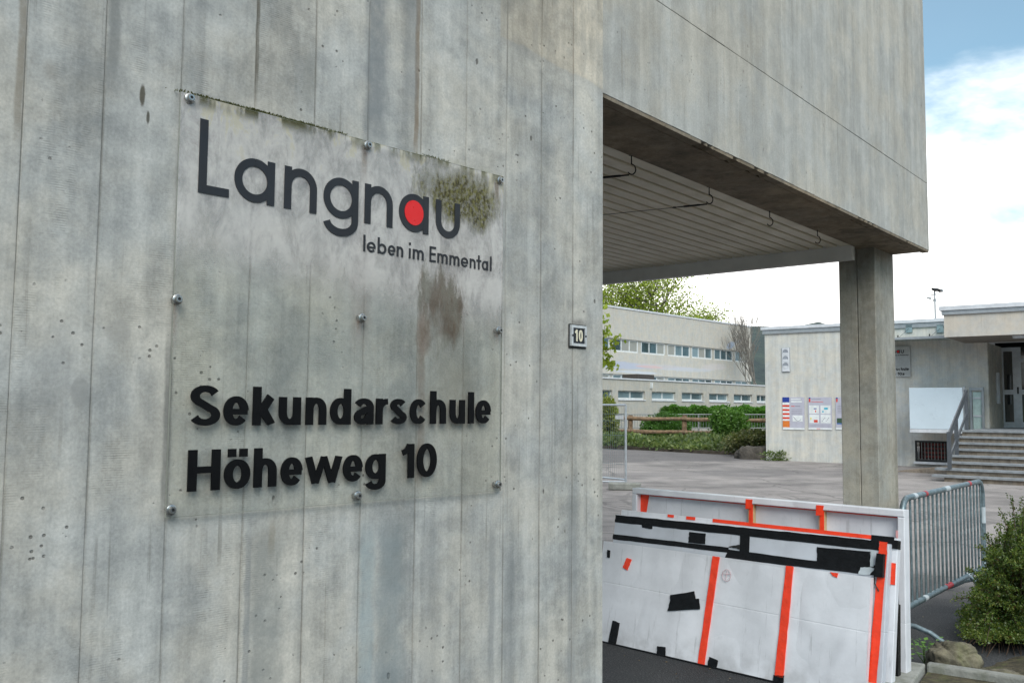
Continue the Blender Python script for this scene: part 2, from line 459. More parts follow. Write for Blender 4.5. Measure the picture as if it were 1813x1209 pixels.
M['wood'] = mat('raw_pine_batten', (.62, .42, .22), .7, vscale=20)
M['white_metal'] = mat('white_enamel_sheet', (.68, .77, .84), .35, var=.04, vscale=2)
M['roof_metal'] = mat('zinc_roof_flashing', (.42, .44, .46), .45, .5)
M['roof_white'] = mat('pale_roof_cap', (.66, .67, .70), .5)
M['railwood'] = mat('weathered_rail_wood', (.21, .135, .08), .85, var=.45, vscale=7, dirt=((.30, .25, .19), .4, 5))
M['bark'] = mat('tree_bark', (.11, .095, .08), .9, var=.3, bump=.5, bscale=14)
M['stone'] = mat('mossy_boulder', (.165, .145, .10), .9, var=.6, vscale=11, bump=1.0, bscale=34, dirt=((.13, .14, .06), .8, 5))
M['soil'] = mat('mossy_soil', (.075, .062, .035), .95, var=.6, vscale=14, bump=1, bscale=45, dirt=((.10, .12, .03), .8, 12))
M['kerb'] = mat('grey_kerb_concrete', (.27, .27, .245), .9, var=.25, vscale=9, bump=.6, bscale=60, dirt=((.12, .13, .08), .5, 8))
M['winframe'] = mat('painted_window_frame', (.66, .68, .68), .5)
M['cream'] = mat('cream_digit_paint', (.72, .66, .50), .5)
M['moss'] = leafmat('moss', [(.03, .035, .012), (.07, .075, .02), (.13, .12, .035)])

def glass_mat(name, tint, dark, rough=.03):
    m, t, p, o = new_mat(name)
    co = t.obj(); v = t.step(t.noise(t.vm('MULTIPLY', co, (.7, .7, .5)), 1, 3), .35, .65)
    t.put(p.inputs['Base Color'], t.mix(v, dark, tint)); p.inputs['Roughness'].default_value = rough
    p.inputs['Specular IOR Level'].default_value = 1.0; p.inputs['IOR'].default_value = 1.9
    t.put(p.inputs['Normal'], t.bump(t.noise(co, .8, 2), .12, .05))
    return m
M['glass'] = glass_mat('window_glass', (.10, .17, .20), (.025, .045, .05))
_t = NT(M['glass'].node_tree); _p = [n for n in _t.t.nodes if n.type == 'BSDF_PRINCIPLED'][0]
_c = _p.inputs['Base Color'].links[0].from_socket; _r = _t.n('ShaderNodeObjectInfo').outputs['Random']; _z = _t.xyz(_t.obj())[2]
_c = _t.mix(_t.step(_r, .30, .9, 0, .8), _c, (.30, .40, .44)); _c = _t.mix(_t.m('MULTIPLY', _t.step(_r, .12, .14, 1, 0), .85), _c, (.42, .41, .37))
_t.put(_p.inputs['Base Color'], _c)
M['darkglass'] = glass_mat('dark_door_glass', (.008, .009, .010), (.004, .004, .004), .05)

def sheet_mat(name, col):
    m, t, p, o = new_mat(name)
    co = t.obj(); x, y, z = t.xyz(co)
    a = t.noise(co, 2.4, 6, .62); b = t.noise(co, 9, 5, .6); d = t.noise(co, 55, 3)
    sc = t.noise(t.vm('MULTIPLY', co, (30, 30, 3)), 1, 5, .7)
    f = t.step(a, .3, .7, .86, 1.06)
    c = t.vm('MULTIPLY', col, t.comb(f, f, f))
    c = t.mix(t.m('MULTIPLY', t.step(sc, .58, .70), .42), c, (.33, .33, .34))
    c = t.mix(t.m('MULTIPLY', t.step(b, .6, .75), .25), c, (.42, .42, .44))
    low_ = t.m('MULTIPLY', t.step(z, 0, .22, 1, 0), t.step(b, .35, .65))
    c = t.mix(t.m('MULTIPLY', low_, .35), c, (.25, .24, .23))
    t.put(p.inputs['Base Color'], c); t.put(p.inputs['Roughness'], t.step(b, .3, .7, .28, .5))
    ridge = t.m('ABSOLUTE', t.m('SUBTRACT', t.noise(t.vm('MULTIPLY', co, (1.5, 1, .8)), 1.7, 1.5, .4, .0), .5))
    h = t.m('ADD', t.m('MULTIPLY', ridge, 2.6), t.m('MULTIPLY', d, .03))
    h = t.m('ADD', h, t.m('MULTIPLY', t.noise(co, 5, 1.5, .4), .30))
    cr = t.step(t.m('ABSOLUTE', t.m('SUBTRACT', t.m('ADD', z, t.m('MULTIPLY', x, .012)), .40)), 0, .006, 1, 0)
    h = t.m('SUBTRACT', h, t.m('MULTIPLY', cr, .07))
    t.put(p.inputs['Normal'], t.bump(h, .55, .03))
    return m
M['sheet'] = sheet_mat('white_laminated_board', (.74, .745, .785))
M['sheet2'] = sheet_mat('silvery_laminated_board', (.55, .57, .62))

# ------------------------------------------------------------------ frames
SOF = 2.80
hinge = onz(1067, 165, SOF); hinge0 = Vector((hinge.x, hinge.y, 0))
# the wall's lower corner stands at x = 1061 in the photograph
FW = Frame(hinge0, R(90 - 44.99))
FG = Frame(hinge0, R(90 - 40.14))

# ------------------------------------------------------------------ ground, hills
gm = asphalt('courtyard_asphalt')
rings = [0, 3, 6, 10, 15, 22, 32, 46, 70, 120, 300, 700, 1500]
mb = MB(); seg = 48
vs = [(0, 0, 0)]; fs = []
for r in rings[1:]:
    for k in range(seg): a = 2 * math.pi * k / seg; vs.append((r * math.sin(a), r * math.cos(a), 0))
for k in range(seg): fs.append((0, 1 + (k + 1) % seg, 1 + k))
for i in range(len(rings) - 2):
    for k in range(seg):
        a = 1 + i * seg + k; b = 1 + i * seg + (k + 1) % seg; fs.append((a, b, b + seg, a + seg))
tag(MB().add(vs, fs).build('ground', gm), kind='structure')

m_, t_, p_, o_ = new_mat('forest_hill')
a_ = t_.noise(t_.pos(), .035, 8, .7); b_ = t_.voro(t_.pos(), .12)
t_.put(p_.inputs['Base Color'], t_.mix(t_.step(t_.m('ADD', a_, t_.m('MULTIPLY', b_, .3)), .4, .9), (.022, .036, .040), (.050, .072, .060)))
p_.inputs['Roughness'].default_value = 1; t_.put(p_.inputs['Normal'], t_.bump(a_, .6, 4))
rng = np.random.default_rng(3)
NA = 360; rr_ = [330, 420, 520, 620, 700, 800]; prof = [0, .35, .72, 1.0, .96, .55]
vv = []
for i, r in enumerate(rr_):
    for k in range(NA):
        az = 360 * k / NA
        if az > 180: az -= 360
        el = 8.0
        if -20 < az < 45: el = 4.95
        elif 45 <= az < 70: el = 4.95 + (az - 45) / 25 * 4
        elif -45 < az <= -20: el = 4.95 + (-20 - az) / 25 * 3
        el += .35 * math.sin(az * .13) + .25 * math.sin(az * .31 + 1) + .12 * math.sin(az * 1.7)
        h = math.tan(R(el)) * 620 * prof[i] + rng.normal(0, 1.6) * (i > 0)
        vv.append((r * math.sin(R(az)), r * math.cos(R(az)), h if i else -2))
ff = []
for i in range(len(rr_) - 1):
    for k in range(NA):
        k2 = (k + 1) % NA; ff.append((i * NA + k, i * NA + k2, (i + 1) * NA + k2, (i + 1) * NA + k))
tag(MB().add(vv, ff).build('hills', m_, smooth=True), kind='structure')

# ------------------------------------------------------------------ near building
sb = thing('school_building', 'raw board-marked concrete building corner with overhang carried by a square column', 'building', FW)
# geometry of the fascia part is expressed in the frame of the wall through a child empty-free matrix
def g2w(x, y, z):
    return FW.I @ FG.w(x, y, z)
GM = FW.I @ FG.M            # fascia frame -> wall frame

def uW(px, py): return FW.uz(px, py, 0)
BR = (.17, .12, .075)
feats = []
def fs_(px, y0, y1, hw, st, col):
    u0, z1 = uW(px, y0); u, z0 = uW(px, y1); feats.append(('s', uW(px, (y0 + y1) / 2)[0], hw, z0 if y1 < 1205 else -1, z1 if y0 > 5 else 9, min(st * 1.25, .9), col))
def fe_(px, py, rx, ry, st, col, soft=.5):
    u, z = uW(px, py); du = abs(uW(px + rx, py)[0] - u); dz_ = abs(uW(px, py + ry)[1] - z); feats.append(('e', u, z, du, dz_, st, col, soft))
GD = (.165, .18, .19)
fs_(666, 0, 300, .055, .62, GD); fs_(738, 0, 290, .012, .7, (.20, .15, .10)); fs_(728, 0, 240, .035, .38, GD)
fs_(200, 0, 190, .018, .55, (.17, .175, .17)); fs_(36, 0, 240, .012, .6, (.20, .17, .13))
fs_(455, 0, 190, .007, .6, (.10, .09, .07)); fs_(548, 60, 225, .035, .38, (.20, .195, .17))
fs_(470, 905, 1209, .065, .55, (.20, .21, .20)); fs_(480, 900, 1010, .014, .6, (.17, .135, .08)); fs_(437, 900, 1209, .012, .45, GD)
fs_(690, 890, 1209, .075, .50, (.18, .215, .225)); fs_(648, 900, 1209, .035, .42, (.25, .32, .34)); fs_(900, 950, 1209, .035, .28, GD)
fs_(870, 900, 1209, .02, .35, GD); fs_(1012, 850, 1209, .03, .33, (.22, .23, .235))
fs_(296, 560, 930, .014, .60, (.15, .15, .14)); fs_(745, 480, 880, .02, .5, (.17, .12, .09)); fs_(640, 300, 640, .05, .38, (.28, .23, .21)); fs_(760, 880, 1209, .05, .22, GD)
fe_(560, 620, 130, 90, .42, (.22, .24, .245), .9); fe_(800, 650, 60, 140, .40, (.22, .215, .19), .8); fe_(470, 720, 110, 90, .22, (.24, .25, .24), .9)
fe_(790, 545, 46, 75, .62, (.125, .085, .06), .55); fe_(750, 590, 16, 60, .5, (.20, .12, .08), .6)
fe_(795, 440, 62, 130, .40, (.17, .145, .11), .9); fe_(815, 345, 85, 66, .70, (.115, .115, .03), .7); fe_(860, 340, 32, 48, .5, (.16, .17, .04), .8)
fe_(800, 700, 55, 130, .34, (.20, .18, .15), .9); fe_(210, 585, 26, 26, .5, (.30, .29, .27), .35); fe_(142, 695, 20, 32, .55, (.245, .245, .235), .3); fe_(100, 660, 70, 150, .28, (.22, .22, .215), .9)
fe_(88, 125, 22, 26, .45, (.24, .22, .19), .9); fe_(175, 130, 24, 24, .45, (.20, .205, .20), .8)
fe_(957, 672, 17, 32, .34, (.27, .27, .26), .3); fe_(252, 170, 6, 26, .85, (.055, .045, .025), .5); fe_(262, 208, 4, 16, .85, (.05, .045, .03), .5)
fe_(1022, 573, 22, 12, .6, (.09, .08, .07), .9); fe_(860, 985, 50, 60, .28, (.25, .25, .24), .9)
ua, za = uW(835, 42); ub, zb = uW(1064, 160)
mwall = concrete('wall_concrete', (.565, .548, .505), (.235, .236, .225), feats=feats, edges=True, patch=(ua, za, ub, zb, uW(884, 60)[0]), streak=1.25)
mcore = mwall
mfas = concrete('fascia_concrete', (.515, .497, .453), (.335, .322, .292), saw=0, pits=.55, streak=1.7)
mcol = concrete('column_concrete', (.46, .435, .38), (.23, .215, .18), saw=.4, pits=.6, streak=1.0)
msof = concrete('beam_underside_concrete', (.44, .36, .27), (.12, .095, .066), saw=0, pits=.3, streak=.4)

# core of the wall, a little behind the board faces
MB().box(-3.2, -.004, .0012, .34, -.3, 8.5).build('wall_core', mwall, sb)
joints = [-3.2] + [uW(px, 650)[0] for px in (18, 163, 303, 437, 545, 642, 738, 820, 893, 956, 1013)] + [0.0]
rnd = random.Random(4)
for i in range(len(joints) - 1):
    a, b = joints[i], joints[i + 1]
    y0 = -rnd.uniform(0, .0022); g = rnd.choice((.0001, .0002, .0005))
    last = i == len(joints) - 2
    mb = MB(); c = .0016; z0, z1 = -.3, 8.5; n = 40
    # long board face with slightly wandering edges
    L = []; Rr = []
    for k in range(n + 1):
        z = z0 + (z1 - z0) * k / n
        L.append((a + g + rnd.uniform(-.0007, .0007), z)); Rr.append((b - (0 if last else g) + (0 if last else rnd.uniform(-.0007, .0007)), z))
    vs = []
    for (l, r) in zip(L, Rr):
        vs += [(l[0], .010, l[1]), (l[0] + .0004, y0 + c, l[1]), (l[0] + c, y0, l[1]), (r[0] - c, y0, r[1]), (r[0] - .0004, y0 + c, r[1]), (r[0], .010, r[1])]
    fsx = []
    for k in range(n):
        for j in range(5): q = k * 6 + j; fsx.append((q, q + 1, q + 7, q + 6))
    ob_ = mb.add(vs, fsx).build('board_face', mwall, sb)
    for nm_, fn_ in (('edge_left', lambda x: x - a), ('edge_right', lambda x: (b - x) if not last else 1.0)):
        at_ = ob_.data.attributes.new(nm_, 'FLOAT', 'POINT'); at_.data.foreach_set('value', [fn_(v_.co.x) for v_ in ob_.data.vertices])

# fascia: lower and upper lifts with a recessed seam
SEAM = 3.31
s_end = FG.uz(1645, 444)[0]
def gbox(name, m, x0, x1, y0, y1, z0, z1, **kw):
    return MB().box(x0, x1, y0, y1, z0, z1, GM).build(name, m, sb, **kw)
gbox('fascia_core', mfas, .004, s_end - .004, .012, .30, SOF + .014, 8.5)
nb = 27; us = [0]; rnd = random.Random(11)
for i in range(nb): us.append(us[-1] + rnd.uniform(.8, 1.2))
us = [u / us[-1] * s_end for u in us]
for i in range(nb):
    for (z0, z1) in ((SOF + rnd.uniform(0, .002), SEAM - .0014), (SEAM + .0014, 8.5)):
        y0 = -rnd.uniform(0, .0015)
        mb = MB(); mb.cbox(us[i] + .0003, us[i + 1] - .0003, y0, .012, z0, z1, .0012)
        mb.v = [tuple(GM @ Vector(v)) for v in mb.v]; mb.build('board_face', mfas, sb)
# chamfered lower arris and beam underside with drip groove
BW = .37
def gprism(name, prof, x0, x1, m):
    """profile in (y,z) swept along the fascia"""
    n = len(prof); vs = []; K = 150; q_ = random.Random(5)
    for k in range(K + 1):
        ch = q_.uniform(0, .0015) + (q_.uniform(.003, .010) if q_.random() < .06 else 0)
        for i, (y, z) in enumerate(prof):
            vs.append(GM @ Vector((x0 + (x1 - x0) * k / K, y + (ch if i in (0, 1) else 0), z + (ch if i in (1, 2) else 0))))
    fs = [tuple(range(n)), tuple(range((K + 1) * n - 1, K * n - 1, -1))] + [(k * n + i, k * n + (i + 1) % n, (k + 1) * n + (i + 1) % n, (k + 1) * n + i) for k in range(K) for i in range(n)]
    return MB().add(vs, fs).build(name, m, sb)
prof = [(.0125, SOF), (.0125, SOF - .012), (.05, SOF - .012), (.052, SOF + .006), (.066, SOF + .006), (.068, SOF - .004), (BW, SOF - .004), (BW, SOF + .30), (.0125, SOF + .30)]
prof = [(.0005, SOF + .0), (.003, SOF - .014), (.05, SOF - .014), (.052, SOF + .004), (.066, SOF + .004), (.068, SOF - .004), (BW, SOF - .004), (BW, SOF + .012), (.0128, SOF + .012), (.0128, SOF)]
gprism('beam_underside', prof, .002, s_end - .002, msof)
gbox('beam_core', mfas, .004, s_end - .004, .302, BW, SOF + .0125, 8.4)
ENDS = FG.at(1514, 434, SOF, 2).x            # where the slatted ceiling stops
# the return side of the building above the beam
gbox('end_wall', mfas, s_end - .30, s_end, BW + .003, 9.0, 3.0, 8.5)
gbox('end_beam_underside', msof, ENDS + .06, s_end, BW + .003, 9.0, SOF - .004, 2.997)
# slatted metal ceiling
mslat = mat('cream_ceiling_slat', (.78, .71, .57), .45, .05, var=.10, vscale=3)
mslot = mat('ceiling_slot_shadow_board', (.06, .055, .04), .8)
PITCHS = .104
ns = 26
for i in range(ns):
    y0 = BW + .006 + i * PITCHS
    mb = MB()
    pr = [(y0, SOF + .030), (y0 + .003, SOF + .006), (y0 + .008, SOF + .002), (y0 + PITCHS - .024, SOF + .002), (y0 + PITCHS - .019, SOF + .006), (y0 + PITCHS - .016, SOF + .030)]
    vs = [GM @ Vector((-2.5, y, z)) for y, z in pr] + [GM @ Vector((ENDS, y, z)) for y, z in pr]
    n = len(pr); fsx = [tuple(range(n)), tuple(range(2 * n - 1, n - 1, -1))] + [(k, (k + 1) % n, n + (k + 1) % n, n + k) for k in range(n)]
    mb.add(vs, fsx).build('ceiling_slat', mslat, sb)
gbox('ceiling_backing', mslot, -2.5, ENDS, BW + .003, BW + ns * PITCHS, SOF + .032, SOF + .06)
# pale edge board that closes the ceiling on the yard side
zb0 = FG.at(1482, 463, ENDS + .03, 0).z
medge = mat('pale_edge_board', (.86, .85, .82), .55, var=.1, vscale=4)
gbox('edge_board', medge, ENDS + .003, ENDS + .057, BW + .006, BW + ns * PITCHS, zb0, SOF + .06)
# the building's room above the ceiling, so no light falls through
gbox('upper_floor', mfas, -2.5, ENDS, .40, 9.0, SOF + .07, SOF + .25)
gbox('rear_wall', mfas, -3.0, s_end, 8.7, 9.0, 3.0, 8.5)
# column
cx = ENDS + .10
pc = FG.at(1548, 437, SOF, 2)
c0 = pc.x; n1_ = pc.y; n0_ = FG.at(1484, 445, c0, 0).y; c1 = FG.at(1581, 445, n1_, 1).x
mb = MB()
def chambox(x0, x1, y0, y1, z0, z1, c):
    p = [(x0 + c, y0), (x1 - c, y0), (x1, y0 + c), (x1, y1 - c), (x1 - c, y1), (x0 + c, y1), (x0, y1 - c), (x0, y0 + c)]
    n = 8; nz = 1
    vs = [GM @ Vector((x, y, z)) for z in (z0, z1) for x, y in p]
    return MB().add(vs, [tuple(range(8)), tuple(range(15, 7, -1))] + [(i, (i + 1) % 8, 8 + (i + 1) % 8, 8 + i) for i in range(8)])
ymid = (n0_ + n1_) / 2
chambox(c0, c1, n1_, ymid - .0015, -.2, SOF - .005, .006).build('column_board_face', mcol, sb)
chambox(c0 + .003, c1, ymid + .0015, n0_, -.2, SOF - .005, .004).build('column_board_face', mcol, sb)
chambox(c0 + .012, c1 - .006, n1_ + .01, n0_ - .01, -.2, SOF - .006, .002).build('column_core', mcol, sb)
print('COLUMN', c0, c1, n0_, n1_, 'ends', ENDS, 's_end', s_end, 'hinge', hinge)

# ------------------------------------------------------------------ glyphs
def arc(cx, cy, rx, ry, a0, a1, n=22):
    return [(cx + rx * math.cos(R(a0 + (a1 - a0) * i / n)), cy + ry * math.sin(R(a0 + (a1 - a0) * i / n))) for i in range(n + 1)]
def glyph(ch, s, t, h, A, W, fut=False):
    """strokes (points, width) in a box of width W, x-height h, ascender A; s stem, t thin (horizontal) stroke"""
    q = s / 2; e = t / 2
    def bowl(x0, x1, y0=0, y1=None):
        y1 = h if y1 is None else y1
        return (arc((x0 + x1) / 2, (y0 + y1) / 2, (x1 - x0) / 2 - q, (y1 - y0) / 2 - e, 90, 450, 40), s, t)
    def stem(x, y0, y1): return ([(x, y0), (x, y1)], s, s)
    def arch(x0, x1, yc, top):
        return ([(x0 + q, yc - .1 * h)] + arc((x0 + x1) / 2, yc, (x1 - x0) / 2 - q, top - e - yc, 180, 0) + [(x1 - q, 0)], s, t)
    if ch == 'l': return [stem(W / 2, 0, A)]
    if ch == 'i': return [stem(W / 2, 0, h), stem(W / 2, A - s * 1.1, A)]
    if ch == 'n': return [stem(q, 0, h), arch(0, W, h * .56, h)]
    if ch == 'h': return [stem(q, 0, A), arch(0, W, h * .56, h)]
    if ch == 'm':
        x = (W + s) / 2
        return [stem(q, 0, h), arch(0, x, h * .6, h), arch(x - s, W, h * .6, h)]
    if ch == 'u':
        p = [(q, h), (q, h * .44)] + arc(W / 2, h * .44, W / 2 - q, h * .44 - e, 180, 360) + [(W - q, h * .5)]
        return [(p, s, t), stem(W - q, 0 if not fut else h * .42, h)]
    if ch == 'o': return [bowl(0, W)]
    if ch == 'D':  # o with two dots
        d = s * .95
        return [bowl(0, W), ([(W * .28, A - d * .95), (W * .28, A)], d, d), ([(W * .72, A - d * .95), (W * .72, A)], d, d)]
    if ch == '0': return [bowl(0, W, 0, A)]
    if ch == '1': return [stem(W - q, 0, A), ([(0, A * .74), (W * .35, A * .80), (W - s * .8, A * .97)], t, t)]
    if ch == 'c': return [(arc(W / 2, h / 2, W / 2 - q, h / 2 - e, 38, 322, 34), s, t)]
    if ch == 'e': return [(arc(W / 2, h / 2, W / 2 - q, h / 2 - e, 2, 322, 36), s, t), ([(q, h * .47), (W - q * .25, h * .47)], t * .9, t * .9)]
    if ch in 'sS':
        H = h if ch == 's' else A
        y1 = H * .735; y0 = H * .265; r1 = H * .265 - e
        p = arc(W / 2, y1, W / 2 - q * 1.15, r1, 22, 240, 24) + arc(W / 2, y0, W / 2 - q, r1, 60, -160, 24)
        return [(p, s, t)]
    if ch == 'k': return [stem(q, 0, A), ([(s * .8, h * .36), (W - s * .62, h * 1.0 - .0001)], s, s), ([(s * 1.15, h * .56), (W - s * .5, 0)], s * 1.08, s * 1.08)]
    if ch == 'd':
        return [stem(W - q, 0, A), bowl(0, W - (0 if not fut else 0))]
    if ch == 'b': return [stem(q, 0, A), bowl(0, W)]
    if ch == 'r': return [stem(q, 0, h), ([(q, h * .55)] + arc(W * .95, h * .55, W * .95 - q, h * .45 - e, 180, 92, 12), s, t)]
    if ch == 'a':
        if fut: return [bowl(0, W), stem(W - q, 0, h)]
        p1 = arc(W / 2, h * .66, W / 2 - q, h * .34 - e, 160, 0, 20) + [(W - q, 0)]
        p2 = [(W - q, h * .60)] + [(W * .55, h * .56)] + arc(W * .42, h * .29, W * .42 - q, h * .29 - e, 95, 270, 18) + arc(W * .42, h * .42, W * .5 - q, h * .42 - e, 270, 350, 10)
        return [(p1, s, t), (p2, s * .95, t)]
    if ch == 'g':
        D = -A * .27
        p = [(W - q, h)] + arc(W / 2, D * .1, W / 2 - q, abs(D) * .9 - e, 0, -168, 22)
        return [bowl(0, W, h * (.04 if not fut else 0)), (p, s, t)]
    if ch == 'w':
        x = s * .42
        return [([(x, h), (W * .28, 0)], s * .95, s), ([(W * .28, 0), (W * .5, h)], s * .8, s), ([(W * .5, h), (W * .72, 0)], s * .8, s), ([(W * .72, 0), (W - x, h)], s * .95, s)]
    if ch == 'H': return [stem(q, 0, A), stem(W - q, 0, A), ([(s * .5, A * .51), (W - s * .5, A * .51)], t, t)]
    if ch == 'L': return [stem(q, 0, A), ([(q, e), (W, e)], t, t)]
    if ch == 'E': return [stem(q, 0, A), ([(q, e), (W, e)], t, t), ([(q, A - e), (W, A - e)], t, t), ([(q, A * .52), (W * .94, A * .52)], t, t)]
    if ch == 't': return [stem(W * .5, 0, A * .94), ([(0, h - e), (W, h - e)], t, t)]
    return []
def letter_mesh(strokes, x0, x1, zb, W, y, depth, sx, sz=1.0, zs=None):
    zlo = min(p[1] for st in strokes for p in st[0]); zhi = max(p[1] for st in strokes for p in st[0])
    """strokes to a solid; x scaled to run x0..x1, z scaled by sz; zs(x) gives the baseline"""
    mb = MB()
    for k, (pts, s, t) in enumerate(strokes):
        n = len(pts); L = []; Rr = []
        for i, (x, z) in enumerate(pts):
            a = pts[max(i - 1, 0)]; b = pts[min(i + 1, n - 1)]
            dx_, dz_ = b[0] - a[0], b[1] - a[1]; l = math.hypot(dx_, dz_) or 1
            nx, nz = -dz_ / l, dx_ / l
            # stroke width: s where the stroke runs vertically, t where it runs level
            wd = math.hypot(s * nx, t * nz) / 2
            if 0 < i < n - 1:
                u1 = Vector((pts[i][0] - a[0], pts[i][1] - a[1])); u2 = Vector((b[0] - pts[i][0], b[1] - pts[i][1]))
                if u1.length > 1e-6 and u2.length > 1e-6:
                    wd /= max(math.cos(u1.angle(u2) / 2), .5)
            L.append((x + nx * wd, z + nz * wd)); Rr.append((x - nx * wd, z - nz * wd))
        if n == 2 and zlo > -.001:
            L = [(a_, min(max(b_, 0), zhi)) for a_, b_ in L]; Rr = [(a_, min(max(b_, 0), zhi)) for a_, b_ in Rr]
        f = lambda p: (x0 + p[0] / W * (x1 - x0), zb + p[1] * sz)
        mb.ribbon([f(p) for p in L], [f(p) for p in Rr], y - depth - k * .00025, y)
    return mb

# ------------------------------------------------------------------ the big acrylic sign
def acrylic(name):
    m, t, p, o = new_mat(name)
    co = t.obj(); x, y, z = t.xyz(co)
    u0, z0 = FW.uz(322, 163, -.03); u1, z1 = FW.uz(886, 868, -.03)
    tr = t.n('ShaderNodeBsdfTransparent'); tr.inputs[0].default_value = (.94, .95, .93, 1)
    gl = t.n('ShaderNodeBsdfGlossy'); gl.inputs['Roughness'].default_value = .16
    t.put(gl.inputs['Normal'], t.bump(t.noise(co, 3.0, 3), .25, .02))
    ge = t.n('ShaderNodeNewGeometry'); dt = t.n('ShaderNodeVectorMath', operation='DOT_PRODUCT'); t.link(ge.outputs['Normal'], dt.inputs[0]); t.link(ge.outputs['Incoming'], dt.inputs[1])
    fr_ = t.m('ADD', .04, t.m('MULTIPLY', t.m('POWER', t.m('SUBTRACT', 1, t.m('ABSOLUTE', dt.outputs['Value'])), 5), .96))
    s1 = t.n('ShaderNodeMixShader'); t.link(t.m('MULTIPLY', fr_, 1.6, clamp=True), s1.inputs[0]); t.link(tr.outputs[0], s1.inputs[1]); t.link(gl.outputs[0], s1.inputs[2])
    # pale veil painting the reflection into the upper part; peel stain, algae, brown bloom
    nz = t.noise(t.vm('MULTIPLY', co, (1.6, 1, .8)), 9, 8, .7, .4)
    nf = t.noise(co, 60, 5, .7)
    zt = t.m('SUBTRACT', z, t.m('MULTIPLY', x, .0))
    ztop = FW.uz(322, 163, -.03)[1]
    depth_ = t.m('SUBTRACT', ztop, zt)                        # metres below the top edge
    reflection_film = t.m('MULTIPLY', t.step(t.m('ADD', depth_, t.m('MULTIPLY', t.m('SUBTRACT', x, -1.1), -.10)), .34, .52, 1, 0), t.step(nz, .28, .62, .55, 1))
    reflection_film = t.m('ADD', t.m('MULTIPLY', reflection_film, .54), t.m('MULTIPLY', t.step(nf, .35, .7), .07))
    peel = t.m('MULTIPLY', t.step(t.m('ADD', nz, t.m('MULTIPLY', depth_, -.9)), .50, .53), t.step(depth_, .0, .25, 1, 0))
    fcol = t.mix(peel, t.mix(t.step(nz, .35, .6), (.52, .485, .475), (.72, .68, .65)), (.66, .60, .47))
    reflection_film = t.m('MAXIMUM', reflection_film, t.m('MULTIPLY', peel, .42))
    def ell(px, py, rx, ry, amp=1.2, sc=11):
        u, zz = FW.uz(px, py, -.03); ru = abs(FW.uz(px + rx, py, -.03)[0] - u); rz_ = abs(FW.uz(px, py + ry, -.03)[1] - zz)
        a = t.m('DIVIDE', t.m('SUBTRACT', x, u), ru); b = t.m('DIVIDE', t.m('SUBTRACT', z, zz), rz_)
        q = t.m('SQRT', t.m('ADD', t.m('MULTIPLY', a, a), t.m('MULTIPLY', b, b)))
        return t.m('ADD', q, t.m('MULTIPLY', t.m('SUBTRACT', t.noise(t.vm('MULTIPLY', co, (1.5, 1, .55)), sc, 7, .68), .5), amp))
    q1 = ell(818, 345, 74, 52, 2.4, 12)
    alg = t.m('MULTIPLY', t.step(q1, .55, 1.25, 1, 0), t.step(nf, .30, .55, .55, 1))
    q3 = ell(788, 545, 46, 82, 2.6, 10)
    brn = t.m('MULTIPLY', t.step(q3, .35, 1.15, 1, 0), t.step(t.noise(t.vm('MULTIPLY', co, (2, 1, .5)), 16, 6, .7), .35, .65, .12, .60))
    rim = t.m('MULTIPLY', t.step(q3, .85, 1.0), t.step(q3, 1.0, 1.12, 1, 0))
    algc = t.mix(t.step(t.noise(t.vm('MULTIPLY', co, (1, 1, .5)), 95, 6, .75), .38, .64), (.050, .042, .018), (.185, .170, .065))
    moss_top = t.m('MULTIPLY', t.step(depth_, .0, .035, 1, 0), t.step(t.noise(t.vm('MULTIPLY', co, (1, 1, .3)), 24, 5), .40, .56))
    fac = t.m('MAXIMUM', reflection_film, t.m('MULTIPLY', alg, .84)); fcol = t.mix(alg, fcol, algc)
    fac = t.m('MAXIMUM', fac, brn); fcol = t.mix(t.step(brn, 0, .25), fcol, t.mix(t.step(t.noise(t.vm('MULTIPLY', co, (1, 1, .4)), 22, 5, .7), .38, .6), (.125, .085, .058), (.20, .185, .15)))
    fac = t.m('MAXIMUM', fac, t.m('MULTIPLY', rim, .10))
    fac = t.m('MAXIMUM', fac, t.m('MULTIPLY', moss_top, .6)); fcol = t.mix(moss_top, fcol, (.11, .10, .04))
    # rust runs under the screws
    for (px, py, ln_) in ((650, 262, .12), (640, 566, .09), (313, 535, .16), (884, 325, .10), (885, 590, .06)):
        u, zz = FW.uz(px, py, -.03)
        a = t.m('MULTIPLY', t.step(t.m('ABSOLUTE', t.m('SUBTRACT', x, u)), .002, .016, 1, 0), t.m('MULTIPLY', t.step(z, zz, zz + .006, 1, 0), t.step(z, zz - ln_, zz, 0, 1)))
        a = t.m('MULTIPLY', a, t.step(nf, .3, .7, .5, 1))
        fac = t.m('MAXIMUM', fac, t.m('MULTIPLY', a, .55)); fcol = t.mix(a, fcol, (.19, .115, .07))
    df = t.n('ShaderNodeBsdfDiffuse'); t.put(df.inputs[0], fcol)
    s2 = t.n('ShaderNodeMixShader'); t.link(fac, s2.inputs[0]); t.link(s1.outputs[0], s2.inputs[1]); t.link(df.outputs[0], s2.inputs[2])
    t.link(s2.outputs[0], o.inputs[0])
    t.t.nodes.remove(p)
    return m
SY = -.018           # front face of the acrylic, local y of the wall frame
sg = thing('school_sign', 'large weathered acrylic sign screwed to the concrete wall, algae in its upper corner', 'sign', FW)
cs = [FW.uz(*p, SY) for p in ((322, 163), (892, 313), (886, 868), (292, 917))]
ul = (cs[0][0] + cs[3][0]) / 2; ur = (cs[1][0] + cs[2][0]) / 2
zt = (cs[0][1] + cs[1][1]) / 2; zbm = (cs[2][1] + cs[3][1]) / 2
print('SIGN', cs)
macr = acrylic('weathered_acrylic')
MB().add([(ul, SY, zbm), (ur, SY, zbm), (ur, SY, zt), (ul, SY, zt)], [(0, 1, 2, 3)]).build('acrylic_panel', macr, sg)
